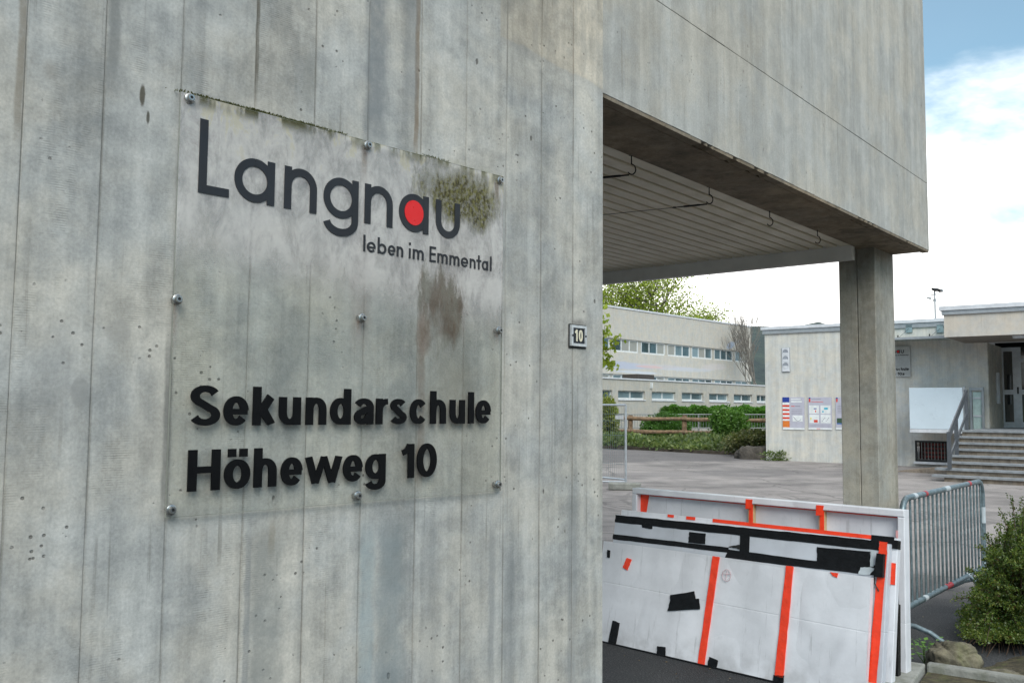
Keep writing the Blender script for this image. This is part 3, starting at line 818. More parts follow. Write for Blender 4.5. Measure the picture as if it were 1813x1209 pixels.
medge_ = mat('acrylic_edge', (.30, .31, .27), .4, var=.3)
e_ = .003
mb = MB(); mb.box(ul - .0002, ul + .0006, SY + .0002, SY + .005, zbm, zt); mb.box(ur - .0006, ur + .0002, SY + .0002, SY + .005, zbm, zt)
mb.box(ul + .001, ur - .001, SY + .0002, SY + .005, zt - .0006, zt + .0002); mb.box(ul + .001, ur - .001, SY + .0002, SY + .005, zbm - .0002, zbm + .0006)
mb.build('panel_edge', medge_, sg)
# nine screws
scr = [(335, 175), (650, 258), (884, 320), (313, 530), (640, 563), (882, 585), (302, 902), (632, 877), (880, 857)]
sme = None
for (px, py) in scr:
    u, z = FW.uz(px, py, SY)
    o = MB().lathe([(.0001, .0), (.013, .0), (.0135, .002), (.0125, .005), (.009, .007), (.0001, .007)], (0, 0, 0), seg=22)
    if sme is None:
        s0 = o.build('screw_washer', M['stainless'], sg, smooth=True)
        s0.location = (u, SY - .0003, z); sme = s0
        b = MB().lathe([(.0001, .0), (.0085, .0), (.0085, .006), (.0075, .0075), (.0040, .0075), (.0036, .004), (.0001, .004)], (0, 0, 0), seg=22).build('screw_head', M['stainless'], s0, smooth=True)
        b.location = (0, -.0072, 0)
        cdot = MB().lathe([(.0001, 0), (.0034, 0), (.0034, .0006), (.0001, .0006)], (0, 0, 0), seg=10).build('screw_socket', M['dark_metal'], s0)
        cdot.location = (0, -.0118, 0)
        # spacer sleeve behind the panel
        sp_ = MB().lathe([(.0001, 0), (.009, 0), (.009, abs(SY) - .004), (.0001, abs(SY) - .004)], (0, 0, 0), seg=12).build('spacer_sleeve', M['stainless'], s0)
        sp_.location = (0, abs(SY) - .0035, 0)
    else:
        c = sme.copy(); C.objects.link(c); c.location = (u, SY - .0003, z)
        for ch in [x for x in C.objects if x.parent == sme]:
            d = ch.copy(); C.objects.link(d); d.parent = c
LY = SY - .0006
def put_word(chars, xs, py_base, bx, A, h, s, t, mats, fut, parent, depth=.004, name='letter', frame=FW, plane=LY, zoff=0.0):
    """xs: list of (px0, px1) at the row given by the two baseline points bx"""
    (xa, ya), (xb, yb) = py_base
    zb = (frame.uz(xa, ya, plane)[1] + frame.uz(xb, yb, plane)[1]) / 2 + zoff
    out = []
    for ch, (p0, p1) in zip(chars, xs):
        yy = ya + (yb - ya) * ((p0 + p1) / 2 - xa) / (xb - xa) - 25
        u0 = frame.uz(p0, yy, plane)[0]; u1 = frame.uz(p1, yy, plane)[0]; W = u1 - u0
        mbx = letter_mesh(glyph(ch, s, t, h, A, W, fut), u0, u1, zb, W, plane, depth, 1)
        out.append((mbx.build(name, mats, parent), u0, u1, zb))
    return out
Z6 = lambda a: 290 + a / 2.878
Z7 = lambda a: 280 + a / 2.833
# "Langnau"
xs = [(175, 332), (357, 563), (612, 778), (812, 990), (1022, 1165), (1197, 1348), (1385, 1507)]
zLt = FW.uz(358, 211, LY)[1]; zLb = FW.uz(350.8, 341, LY)[1]; AL = zLt - zLb
hx = FW.uz(508, 294, LY)[1] - FW.uz(504, 369, LY)[1]
mlang = mat('graphite_letter_film', (.020, .021, .025), .38, var=.15, spec=.35)
ws = put_word('Langnau', [(Z6(a), Z6(b)) for a, b in xs], ((350.8, 341), (693, 403.6)), None, AL, hx, .0215, .0215, mlang, True, sg, depth=.002)
# red dot filling the second a
o5, u0, u1, zb = ws[5]
W = u1 - u0
ec = (u0 + W / 2 - .001, zb + hx / 2)
mred = mat('bright_red_disc', (.70, .004, .004), .35, var=.03)
MB().prism([(ec[0] + (W / 2 - .021) * math.cos(a), ec[1] + (hx / 2 - .020) * math.sin(a)) for a in [2 * math.pi * k / 40 for k in range(40)]], LY - .0036, LY - .0004).build('red_disc', mred, sg)
# "leben im Emmental"
xs = [('l', 1016, 1028), ('e', 1035, 1080), ('b', 1090, 1134), ('e', 1142, 1180), ('n', 1187, 1220), ('i', 1249, 1258), ('m', 1269, 1324), ('E', 1354, 1386), ('m', 1394, 1446),
      ('m', 1456, 1506), ('e', 1514, 1551), ('n', 1559, 1588), ('t', 1593, 1617), ('a', 1621, 1652), ('l', 1661, 1671)]
zt_ = (FW.uz(Z6(1027), 150 + 765 / 2.878, LY)[1] + FW.uz(Z6(1665), 150 + 877 / 2.878, LY)[1]) / 2
zb_ = (FW.uz(Z6(1022), 150 + 850 / 2.878, LY)[1] + FW.uz(Z6(1665), 150 + 950 / 2.878, LY)[1]) / 2
A2 = zt_ - zb_
put_word([a for a, _, _ in xs], [(Z6(b), Z6(c)) for _, b, c in xs], ((Z6(1022), 150 + 850 / 2.878), (Z6(1665), 150 + 950 / 2.878)), None, A2, A2 * .64, .0068, .0062, mlang, True, sg, depth=.0015)
# bold lines
xs = [(155, 308), (325, 450), (472, 585), (603, 712), (738, 840), (860, 963), (980, 1077), (1090, 1152), (1160, 1243), (1260, 1345), (1362, 1440), (1460, 1535), (1556, 1577), (1590, 1665)]
zc = FW.uz(Z7(490), 520 + 470 / 2.833, LY)[1] - FW.uz(Z7(490), 520 + 660 / 2.833, LY)[1]
hx2 = FW.uz(Z7(790), 520 + 528 / 2.833, LY)[1] - FW.uz(Z7(790), 520 + 661 / 2.833, LY)[1]
print('cap', zc, 'xh', hx2, 'L', AL, hx)
put_word('Sekundarschule', [(Z7(a), Z7(b)) for a, b in xs], ((453, 753), (834, 749.4)), None, zc * 1.02, hx2 * 1.03, .0228, .0164, M['black'], False, sg, depth=.005)
xs = [(145, 307), (328, 458), (477, 590), (612, 720), (735, 917), (925, 1022), (1037, 1137), (1222, 1280), (1295, 1393)]
put_word('HDheweg10', [(Z7(a), Z7(b)) for a, b in xs], ((338, 870), (727.6, 845.4)), None, zc * 1.03, hx2 * 1.03, .0228, .0164, M['black'], False, sg, depth=.005)
# moss along the upper edge of the sign
rg = np.random.default_rng(5); V = []; F = []
for cl_ in ((372, 30), (420, 25), (452, 14), (520, 30), (548, 20), (470, 20), (600, 8), (770, 12)):
    for i in range(int(cl_[1] * 9)):
        px = cl_[0] + rg.normal(0, cl_[1]); py = 163 + (px - 322) * .263
        u = FW.uz(px, py, SY)[0]; l = rg.uniform(.002, .0075)
        y0 = rg.uniform(SY + .001, -.002); z0 = zt + .001
        b = len(V); dx_, dy_ = rg.normal(0, .004), rg.normal(0, .003)
        V += [(u, y0, z0), (u + .002, y0, z0), (u + .002 + dx_, y0 + dy_, z0 + l), (u + dx_, y0 + dy_, z0 + l)]; F.append((b, b + 1, b + 2, b + 3))
mo = npmesh('moss', np.array(V), np.array(F), M['moss'], kind='stuff'); mo.location = FW.loc; mo.rotation_euler = (0, 0, FW.rz)
tag(mo, 'thin moss growing along the top edge of the acrylic sign', 'moss')

# ------------------------------------------------------------------ house number plate
hn = thing('house_number_plate', 'small metal framed house number 10 beside the opening in the wall', 'sign', FW)
a0, z0 = FW.uz(1008.5, 612, -.004); a1, z1 = FW.uz(1035.5, 578, -.004)
mpl = mat('plate_frame_paint', (.60, .62, .63), .4, .3, var=.2, vscale=60)
fw_ = .0095
mb = MB()
for bx_ in ((a0, a1, z0, z0 + fw_), (a0, a1, z1 - fw_, z1), (a0, a0 + fw_, z0 + fw_, z1 - fw_), (a1 - fw_, a1, z0 + fw_, z1 - fw_)):
    mb.box(bx_[0], bx_[1], -.014, -.0005, bx_[2], bx_[3])
mb.build('plate_frame', mpl, hn)
MB().box(a0 + fw_, a1 - fw_, -.010, -.0005, z0 + fw_, z1 - fw_).build('number_panel', mat('navy_black_enamel', (.010, .014, .022), .3), hn)
MB().box(a0 - .006, a1 + .006, -.0045, -.0036, z0 - .008, z1 + .004).build('rubber_backing', M['dark_metal'], hn)
for nm, f0, f1 in (('1', .26, .42), ('0', .51, .76)):
    w_ = a1 - a0; x0 = a0 + w_ * f0; x1 = a0 + w_ * f1; hh = (z1 - z0) * .56
    letter_mesh(glyph(nm, .0068, .0060, hh, hh, x1 - x0), x0, x1, z0 + (z1 - z0) * .23, x1 - x0, -.010, .0015, 1).build('digit', M['cream'], hn)
for sx in (a0 + .006, a1 - .006):
    MB().lathe([(.0001, 0), (.0042, 0), (.003, .002), (.0001, .0022)], (sx, -.0142, (z0 + z1) / 2), seg=10).build('screw', M['dark_metal'], hn)

# ------------------------------------------------------------------ ceiling hooks and wires
HZ = SOF + .002
mhook = mat('black_iron_hook', (.015, .015, .015), .5, .6)
def hook_mesh():
    pts = [(0, 0, 0), (0, 0, -.045)] + [(0 - .0, 0, 0)][:0]
    mb = MB(); mb.lathe([(.0001, 0), (.014, 0), (.014, -.004), (.0001, -.004)], (0, 0, 0), axis='z', seg=14)
    p = [(0, 0, -.003), (0, 0, -.05), (.006, 0, -.062)]
    p += [(.0 + .024 * math.cos(R(a)) - .002, 0, -.088 + .024 * math.sin(R(a))) for a in range(80, -190, -18)]
    p = [(0, 0, -.003), (0, 0, -.048)] + [(.022 * math.sin(R(a)), 0, -.075 + .026 * math.cos(R(a))) for a in range(0, 250, 18)]
    mb.tube(p, .0032, 8)
    return mb
hlab = ['black iron ceiling hook nearest the wall, holding a tensioned wire', 'black iron ceiling hook, second from the wall, holding the long wire',
        'empty black ceiling hook, third from the wall', 'empty black ceiling hook, the one nearest the column']
hooks = []
for i, (px, py) in enumerate(((1118, 274), (1255.5, 330), (1362.5, 372), (1447, 406))):
    p = onz(px, py, HZ)
    if i == 0:
        h0 = hook_mesh().build('ceiling_hook', mhook, smooth=True); o = h0
    else:
        o = h0.copy(); C.objects.link(o)
    o.location = p; o.rotation_euler = (0, 0, R(12)); o.scale = (.95,) * 3
    tag(o, hlab[i], 'hook', 'hooks under the slatted ceiling'); hooks.append(p)
for i, (px, py, lab) in enumerate(((1063, 315, 'short wire with turnbuckle pulled from the hook nearest the wall'), (1063, 381, 'long thin wire with turnbuckle crossing under the slatted ceiling'))):
    a = hooks[i] + Vector((-.012, 0, -.098)); b = onz(px, py, a.z); d = (b - a).normalized(); far = b + d * 1.5
    t0 = thing('tension_wire', lab, 'wire', loc=a, group='wires under the slatted ceiling')
    z_ = Vector((0, 0, 0)); side = d.cross(Vector((0, 0, 1))).normalized()
    MB().tube([d * .17, far - a], .0016, 5).build('wire', mhook, t0)
    mb = MB(); mb.tube([z_, d * .04], .004, 6); mb.tube([d * .13, d * .17], .003, 6)
    for sgn in (1, -1): mb.tube([d * .035, d * .045 + side * .008 * sgn, d * .125 + side * .008 * sgn, d * .135], .0035, 6)
    mb.build('turnbuckle', mhook, t0)
    mb = MB(); cc = d * .182
    mb.tube([cc + (d * math.cos(q) + side * math.sin(q)) * .010 for q in [2 * math.pi * k / 12 for k in range(13)]], .0028, 6, caps=False); mb.build('ring', mhook, t0)

# ------------------------------------------------------------------ boards leaning in front of the column
pA = onz(1060, 1135); pB = onz(1345, 1202)
rzH = math.atan2(pB.y - pA.y, pB.x - pA.x)
print('H', pA, pB, math.degrees(rzH))
yH = Vector((-math.sin(rzH), math.cos(rzH), 0))
def HF(n, tilt): return Frame(pA + yH * n, rzH, -R(tilt))
def fit_top(n, z, px, py, lo=-5, hi=30):
    """tilt for which the pixel falls on height z"""
    best = None
    for k in range(0, 351):
        tl = lo + (hi - lo) * k / 350; f = HF(n, tl); p = f.at(px, py, 0); wz = (f.M @ p).z
        if best is None or abs(wz - z) < best[0]: best = (abs(wz - z), tl)
    return best[1]
RJ = random.Random(77)
def ragged(P, j=.0016, st=.05):
    out = []
    for i, a in enumerate(P):
        b = P[(i + 1) % len(P)]; L = math.hypot(b[0] - a[0], b[1] - a[1]); n = max(1, int(L / (st if L > .12 else .012)))
        jj = j if L > .12 else j * 1.5
        for k in range(n):
            t = k / n; e = jj if k else .0006
            out.append((a[0] + (b[0] - a[0]) * t + RJ.uniform(-e, e), a[1] + (b[1] - a[1]) * t + RJ.uniform(-e, e)))
    return out
def hpoly(name, fr, pts, m, parent, y=-.0012, d=.0012, n=0.0, **kw):
    return MB().prism(ragged([fr.uz(px, py, n) for px, py in pts]), n + y, n + y + d - .0001).build(name, m, parent, **kw)
def quad(x0, y0, x1, y1): return [(x0, y1), (x1, y1), (x1, y0), (x0, y0)]
def hpanel(fr, u0, u1, z1, th, m, parent, name='board', c=.004):
    return MB().cbox(u0, u1, 0, th, .004, z1, c).build(name, m, parent)

# 1. front board
F1 = HF(0, 11)
u0 = F1.uz(1048, 1132)[0]; ur1 = F1.uz(1538, 1090)[0]; zt1 = (F1.uz(1075, 962)[1] + F1.uz(1545, 1018)[1]) / 2
print('F1', u0, ur1, F1.uz(1075, 962), F1.uz(1545, 1018))
b1 = thing('leaning_board', 'white laminated board with two orange stripes, front one of the leaning stack', 'board', F1, group='boards leaning in front of the column')
# board with soft dents in the face
def soft_board(u0, u1, z1, th, m, parent, seed, amp=.009, nx=60, nz=24):
    rgx = random.Random(seed); pk = [(rgx.uniform(u0, u1), rgx.uniform(.05, z1), rgx.uniform(.05, .16), rgx.uniform(-amp, amp)) for _ in range(16)]
    def d(u, z):
        e = min((u - u0), (u1 - u), (z - .004), (z1 - z)) / .04; e = max(0, min(1, e))
        s = 0
        for (a, b, r, h) in pk: s += h * math.exp(-(((u - a) / r) ** 2 + ((z - b) / (r * 1.8)) ** 2))
        k1 = u1 - .16                               # creased fold by the lower corner
        s += -.010 * math.exp(-((u - k1 - (z - .2) * .35) / .018) ** 2) * math.exp(-((z - .22) / .16) ** 2)
        s += .006 * math.exp(-((u - k1 + .05 - (z - .2) * .30) / .025) ** 2) * math.exp(-((z - .18) / .14) ** 2)
        return s * e
    vs = []; fs = []
    for j in range(nz + 1):
        for i in range(nx + 1):
            u = u0 + (u1 - u0) * i / nx; z = .004 + (z1 - .004) * j / nz; vs.append((u, -abs(d(u, z)) * .2 + d(u, z) * .8 - .0 if False else -max(0, 0) + d(u, z) * .8 + .004, z))
    for j in range(nz):
        for i in range(nx): a = j * (nx + 1) + i; fs.append((a, a + 1, a + nx + 2, a + nx + 1))
    mb = MB().add(vs, fs)
    o = mb.build('board_face', m, parent, smooth=True)
    MB().box(u0, u1, .006, th, .002, z1 + .001).build('board_core', m, parent)
    return o
soft_board(u0, ur1, zt1, .045, M['sheet'], b1, 3)
T = -.004
def tp(pts, m=M['blacktape'], par=b1, fr=F1, nm='tape_strip', y=T): return hpoly(nm, fr, pts, m, par, y=y, d=.0025 + abs(y + .0)*.0 + .006)
tp([(1235.6, 1174), (1247, 1177), (1274, 986), (1262, 984)], M['orange']); tp([(1371.6, 1196), (1386.5, 1199), (1405, 1003), (1392, 1001)], M['orange'])
tp([(1182, 1081), (1239, 1078), (1237, 1059), (1231, 1059), (1229, 1046), (1187, 1053), (1187, 1062)])
tp([(1077, 1138), (1090, 1141), (1097, 1102), (1085, 1098)]); tp([(1163, 1158), (1178, 1161), (1178, 1145), (1164, 1143)])
tp([(1253, 1178), (1268, 1182), (1271, 1169), (1256, 1162)]); tp([(1369, 1206), (1386, 1210), (1388, 1195), (1370, 1194)])
tp([(1075, 986), (1079, 987), (1080, 974), (1076, 973)]); tp([(1103, 1004), (1111, 1009), (1118, 990), (1110, 987)], M['orange'])
tp([(1475, 1019), (1482, 1022), (1484, 1014), (1470, 1012)], M['orange'])
MB().box(u0, ur1, -.006, .05, .0, .010).build('bottom_trim', M['blacktape'], b1)
# scribbled mark
u_, z_ = F1.uz(1287, 1018)
mb = MB(); mb.tube([(u_ + .030 * math.cos(q), -.004, z_ + .036 * math.sin(q)) for q in [2 * math.pi * k / 20 for k in range(21)]], .0018, 5, caps=False)
mb.tube([(u_ - .03, -.004, z_ + .006), (u_ + .03, -.004, z_ + .01)], .0018, 5); mb.tube([(u_ - .002, -.0045, z_ - .03), (u_ + .002, -.0045, z_ + .028)], .0018, 5)
mb.build('scratched_mark', mat('faded_pink_marker', (.62, .42, .44), .6), b1)
# black tape along the right edge and its orange cover
# 2. board framed in black tape
F2 = HF(.066, 11)
zt2 = (F2.uz(1092, 912)[1] + F2.uz(1556, 959)[1]) / 2; u2a = F2.uz(1090, 912)[0]; u2b = F2.uz(1574, 962)[0]
print('F2', F2.tilt, F2.uz(1092, 912), F2.uz(1556, 959), u2a, u2b)
b2 = thing('leaning_board', 'silvery board edged with black tape bands, directly behind the orange striped board', 'board', F2, group='boards leaning in front of the column')
hpanel(F2, u2a, u2b, zt2, .05, M['sheet2'], b2)
def t2(pts, m=M['blacktape'], y=-.003, nm='tape_strip', d=.0028): return MB().prism(ragged([F2.uz(px, py, 0) for px, py in pts]), y, y + d).build(nm, m, b2)
t2([(1089, 924), (1556, 974), (1556, 957), (1090, 911)])
t2([(1085, 954), (1290, 978), (1290, 969), (1086, 945)])
t2([(1283, 988), (1548, 1018), (1549, 1000), (1440, 992), (1290, 972)], y=-.0035)
t2([(1309, 987), (1326, 989), (1328, 936), (1311, 935)], y=-.004)
t2([(1219, 960), (1249, 963), (1250, 944), (1221, 941)], y=-.0042); t2([(1138, 934), (1155, 936), (1155, 926), (1136, 925)], y=-.0042)
t2([(1447, 993), (1448, 1000), (1541, 1004), (1541, 976), (1484, 971), (1447, 968)], y=-.0046)
t2([(1520, 1016), (1540, 1018), (1549, 1006), (1543, 1004), (1524, 1004)], M['white_tape'], y=-.0052)
t2([(1541, 1002), (1547, 1003), (1549, 975), (1543, 974)], M['white_tape'], y=-.0054)
t2([(1290, 968), (1311, 972), (1310, 964), (1296, 966)], M['dark_metal'], y=-.0062, nm='torn_flap')
t2([(1537, 1214), (1552, 1216), (1571, 975), (1557, 973)], M['orange'], y=-.0066, d=.003)
t2([(1556, 982), (1571, 982), (1572, 960), (1558, 958)], M['orange'], y=-.0095, d=.0028)
t2([(1574 - 23, 1021), (1567, 1022), (1569, 981), (1556, 980)], M['blacktape'], y=-.035, d=.028, nm='corner_clamp')
mb = MB(); a_ = F2.at(1548, 1019, -.012); b_ = F2.at(1556, 1046, -.012)
mb.tube([a_, (a_ + b_) / 2 + Vector((-.012, 0, 0)), b_], .003, 6).build('loose_strap', M['blacktape'], b2)
t2([(1060, 1062), (1064, 1063), (1070, 1030), (1066, 1029)], M['orange'], y=-.003)
# 3. board with the orange tape on its top edge
F3 = HF(.135, 10)
zt3 = (F3.uz(1262, 921)[1] + F3.uz(1560, 947)[1]) / 2; u3a = F3.uz(1100, 905)[0]; u3b = F3.uz(1590, 950)[0]
b3 = thing('leaning_board', 'white board with orange tape along its top edge, third of the leaning stack', 'board', F3, group='boards leaning in front of the column')
hpanel(F3, u3a, u3b, zt3, .045, M['sheet'], b3)
u3m = F3.uz(1262, 921)[0]
MB().box(u3m, u3b - .14, -.003, .03, zt3 - .020, zt3 + .003).build('tape_strip', M['orange'], b3)
MB().box(u3b - .15, u3b - .02, -.006, .035, zt3 - .035, zt3 + .005).build('tape_strip', M['blacktape'], b3)
MB().box(u3b - .03, u3b + .003, -.008, .038, zt3 - .06, zt3 - .012).build('tape_strip', M['blacktape'], b3)
MB().box(u3a + .55, u3a + .62, -.0062, -.0032, zt3 - .02, zt3 + .001).build('tape_strip', M['orange'], b3)
MB().box(u3a + .40, u3a + .45, -.0062, -.0032, zt3 - .018, zt3 + .001).build('tape_strip', M['orange'], b3)
MB().box(u3b - .035, u3b - .005, -.0045, -.0018, zt3 - .26, zt3 - .14).build('tape_strip', M['orange'], b3)
# 4. low board with a black edge
F5 = HF(.30, 3)
u5b = F5.uz(1589, 1072)[0]; zt5 = F5.uz(1585, 1072)[1]
b5 = thing('leaning_board', 'lower white board with a black rubber edge, fourth of the leaning stack', 'board', F5, group='boards leaning in front of the column')
hpanel(F5, u5b - 1.6, u5b, zt5, .03, M['sheet'], b5)
MB().box(u5b - .012, u5b + .004, -.006, .036, .006, zt5 + .006).build('rubber_edge', M['blacktape'], b5)
MB().box(u5b - .25, u5b - .014, -.006, .036, zt5 - .008, zt5 + .006).build('rubber_edge', M['blacktape'], b5)
# 5. big open tray at the back
F4 = HF(.40, 1.5)
zt4 = (F4.uz(1121, 868)[1] + F4.uz(1598, 897)[1]) / 2; u4a = F4.uz(1119, 868)[0]; u4b = F4.uz(1601, 897)[0]
print('F4', F4.tilt, zt4, F4.uz(1121, 868), F4.uz(1598, 897), u4a, u4b)
b4 = thing('framed_board', 'tall white framed board open at the front, rearmost of the leaning stack', 'board', F4, group='boards leaning in front of the column')
fw4 = .042
MB().box(u4a + fw4, u4b - fw4, .055, .07, fw4, zt4 - fw4).build('back_sheet', M['sheet'], b4)
for nm, a, b, c_, d_ in (('frame_rail', u4a, u4b, zt4 - fw4, zt4), ('frame_rail', u4a, u4b, .004, fw4), ('frame_stile', u4a, u4a + fw4, fw4 + .001, zt4 - fw4 - .001), ('frame_stile', u4b - fw4, u4b, fw4 + .001, zt4 - fw4 - .001)):
    MB().cbox(a, b, 0, .072, c_, d_, .005).build(nm, M['sheet'], b4)
ua1, ua2 = F4.uz(1323, 905)[0], F4.uz(1448, 912)[0]
for ua_ in (ua1, ua2):
    MB().box(ua_, ua_ + .034, .012, .052, fw4 + .002, zt4 - fw4 - .002).build('pine_batten', M['wood'], b4)
    MB().prism([(ua_ - .012, zt4 - fw4 - .035), (ua_ + .030, zt4 - fw4 - .03), (ua_ + .04, zt4 - .012), (ua_ - .01, zt4 - .012)], -.0035, -.0006).build('tape_strip', M['orange'], b4)
    MB().box(ua_ + .010, ua_ + .036, .006, .0115, zt4 - fw4 - .13, zt4 - fw4 - .003).build('tape_strip', M['orange'], b4)
MB().prism([(u4a + fw4 + .004, zt4 - .30), (u4a + fw4 + .03, zt4 - .30), (u4a + fw4 + .075, zt4 - fw4 - .002), (u4a + fw4 - .002, zt4 - fw4 - .002)], .050, .053).build('tape_strip', M['orange'], b4)
MB().box(u4a + fw4 + .08, u4b - fw4 - .002, .048, .0535, zt4 - fw4 - .010, zt4 - fw4 - .002).build('tape_strip', M['orange'], b4)
MB().box(u4b - .05, u4b - .038, -.003, .0, zt4 - .21, zt4 - .12).build('tape_strip', mat('pink_tape_residue', (.72, .36, .36), .6), b4)

# ------------------------------------------------------------------ crowd barrier
pL = onz(1601, 1078, .236); pR = onz(1743, 1003, .236)
rzB = math.atan2(pR.y - pL.y, pR.x - pL.x); Lb = math.hypot(pR.x - pL.x, pR.y - pL.y)
FB = Frame((pL.x, pL.y, 0), rzB)
zt_b = (FB.uz(1640, 874)[1] + FB.uz(1700, 859)[1]) / 2
print('BAR', pL, pR, Lb, zt_b)
cb_ = thing('crowd_barrier', 'galvanised steel crowd barrier with red and white tape marks beside the column', 'barrier', FB)
r_ = .021; rc = .13
def rounded(u0, u1, z0, z1, rc, rcb=.05):
    p = []
    for (cx_, cz_, a0, a1, rq) in ((u0 + rcb, z0 + rcb, 270, 180, rcb), (u0 + rc, z1 - rc, 180, 90, rc), (u1 - rc, z1 - rc, 90, 0, rc), (u1 - rcb, z0 + rcb, 0, -90, rcb)):
        for k in range(9): a = R(a0 + (a1 - a0) * k / 8); p.append((cx_ + rq * math.cos(a), 0, cz_ + rq * math.sin(a)))
    p.append((u0 + rcb, 0, z0)); return p
MB().tube(rounded(0, Lb, .236, zt_b, rc), r_, 12, caps=False).build('outer_frame', M['steel'], cb_, smooth=True)
nb_ = 20; b0_ = None
for i in range(nb_):
    u = .075 + (Lb - .15) * i / (nb_ - 1)
    zt_i = zt_b - (.03 if .12 < u < Lb - .12 else .055)
    mb = MB(); mb.tube([(0, 0, .245), (0, 0, zt_b - .012)], .0085, 8)
    if b0_ is None: b0_ = mb.build('bar', M['steel'], cb_, smooth=True); b0_.location = (u, 0, 0)
    else: c = b0_.copy(); C.objects.link(c); c.location = (u, 0, 0)
# flat bowed feet, turned across the barrier
def foot(u, sgn=1):
    p = [(u, -.33, .010), (u, -.26, .035), (u, -.16, .095), (u, -.06, .125), (u, .06, .125), (u, .16, .095), (u, .26, .035), (u, .33, .010)]
    mb = MB(); mb.tube(p, .017, 10); mb.tube([(u, 0, .12), (u, 0, .24)], .019, 10); return mb.build('foot', M['steel'], cb_, smooth=True)
foot(.03)
f2_ = MB(); f2_.tube([(Lb - .55, -.02, .22), (Lb - .62, -.30, .012)], .017, 10); f2_.tube([(Lb - .50, .0, .22), (Lb - .68, -.26, .012)], .014, 10); f2_.build('foot', M['steel'], cb_, smooth=True)
foot(Lb - .03)
def sleeve(u0, u1, z, m, vert=False):
    mb = MB(); mb.tube([(u0, 0, z), (u1, 0, z)] if not vert else [(z, 0, u0), (z, 0, u1)], r_ + .0015, 14); mb.build('tape_sleeve', m, cb_, smooth=True)
def uB(px, py): return FB.uz(px, py)[0]
for (px, wd, m) in ((1618, .10, 'white_tape'), (1637, .07, 'red'), (1675, .18, 'white_tape'), (1715, .08, 'red')): sleeve(uB(px, 868) - wd * .35, uB(px, 868) + wd * .35, zt_b, M[m])
for (px, wd, m) in ((1637, .10, 'white_tape'), (1679, .22, 'red'), (1715, .12, 'white_tape')): sleeve(uB(px, 1040) - wd * .35, uB(px, 1040) + wd * .35, .236, M[m])
sleeve(.62, .76, Lb, M['white_tape'], True); sleeve(.30, .42, 0, M['red'], True)

# ------------------------------------------------------------------ temporary mesh fence
pf = onz(1108, 861); pf2 = onz(1062, 853.5, .08)
pf3 = onz(1106, 858, .08)
rzF = math.atan2(pf2.y - pf3.y, pf2.x - pf3.x)
FT = Frame((pf.x, pf.y, 0), rzF)
ztf = FT.at(1112, 716, 0, 0).z
print('FENCE', pf, math.degrees(rzF), ztf)
tf = thing('mesh_fence', 'galvanised temporary mesh fence panel with a small white placard', 'fence', FT)
LF = 3.4
mb = MB(); mb.tube([(0, 0, .05), (0, 0, ztf)], .024, 10); mb.tube([(LF, 0, .05), (LF, 0, ztf)], .024, 10)
mb.tube([(0, 0, ztf - .01), (LF, 0, ztf - .01)], .022, 10); mb.tube([(0, 0, .14), (LF, 0, .14)], .022, 10); mb.tube([(0, .02, .10), (1.6, .9, .03)], .018, 8); mb.build('frame', M['alu'], tf, smooth=True)
w0 = None
for i in range(1, 60):
    u = LF * i / 60
    if w0 is None: w0 = MB().tube([(0, 0, .14), (0, 0, ztf - .01)], .003, 4).build('wire', M['steel'], tf); w0.location = (u, 0, 0)
    else: c = w0.copy(); C.objects.link(c); c.location = (u, 0, 0)
for z in (.45, .75, 1.05, 1.35, ztf - .2): MB().tube([(0, -.008, z), (LF, -.008, z)], .0045, 5).build('cross_wire', M['steel'], tf)
q0 = FT.at(1090, 742, -.03); q1 = FT.at(1104, 735, -.03)
MB().box(q0.x, q1.x, -.03, -.02, q0.z, q1.z).build('placard', mat('white_placard', (.8, .8, .8), .4), tf)
MB().box(q0.x + (q1.x - q0.x) * .2, q0.x + (q1.x - q0.x) * .8, -.032 if FT.at(1090, 742, 0).y > 0 else -.0312, -.0302, q0.z + .05, q0.z + .10).build('placard_print', mat('grey_print', (.35, .33, .35), .6), tf)
pk = onz(1108, 867)
cbk = MB().cbox(-.34, .30, -.13, .13, 0, .14, .02).build('fence_block', M['kerb']); cbk.location = pk; cbk.rotation_euler = (0, 0, R(-8))
tag(cbk, 'mossy concrete foot block under the mesh fence post', 'concrete block')

# ------------------------------------------------------------------ annex building with steps
manx = concrete('annex_concrete', (.68, .66, .61), (.50, .485, .45), saw=0, pits=.35, streak=1.6, fine=.4)
manx2 = concrete('annex_canopy_concrete', (.60, .55, .49), (.47, .43, .38), saw=0, pits=.4, streak=.9, fine=.4)
mstep = concrete('step_concrete', (.33, .28, .23), (.13, .10, .075), saw=0, pits=.5, streak=1.2)
mnose = mat('grey_step_slab', (.25, .265, .28), .7, var=.2, vscale=8, bump=.3)
FA = Frame(onz(1356.5, 814), R(90 - (180 - 52.52)))
an = thing('annex_building', 'low flat-roofed concrete annex with deep entrance canopy behind the column', 'building', FA)
zr = FA.uz(1353, 579.4)[1]; zr2 = FA.uz(1353, 592)[1]
uE = FA.uz(1748.5, 640)[0]; uWin0, zw0 = FA.uz(1621, 816); uWin1, zw1 = FA.uz(1678, 781)
LAND = None
print('ANNEX', FA.loc, zr, zr2, uE, uWin0, uWin1, zw0, zw1)
zw0 = max(zw0, .12)
# wall in board lifts; the window opening is left free
ub = [0]; rnd = random.Random(21)
while ub[-1] < uE - .5: ub.append(ub[-1] + rnd.uniform(.42, .56))
ub[-1] = uE
for a, b in zip(ub, ub[1:]):
    y0 = -rnd.uniform(0, .002)
    segs = [(-.3, zr2)]
    if b > uWin0 and a < uWin1: segs = [(-.3, zw0), (zw1, zr2)]
    for s0_, s1_ in segs: MB().cbox(a + .0006, b - .0006, y0, .02, s0_, s1_, .0015).build('board_face', manx, an)
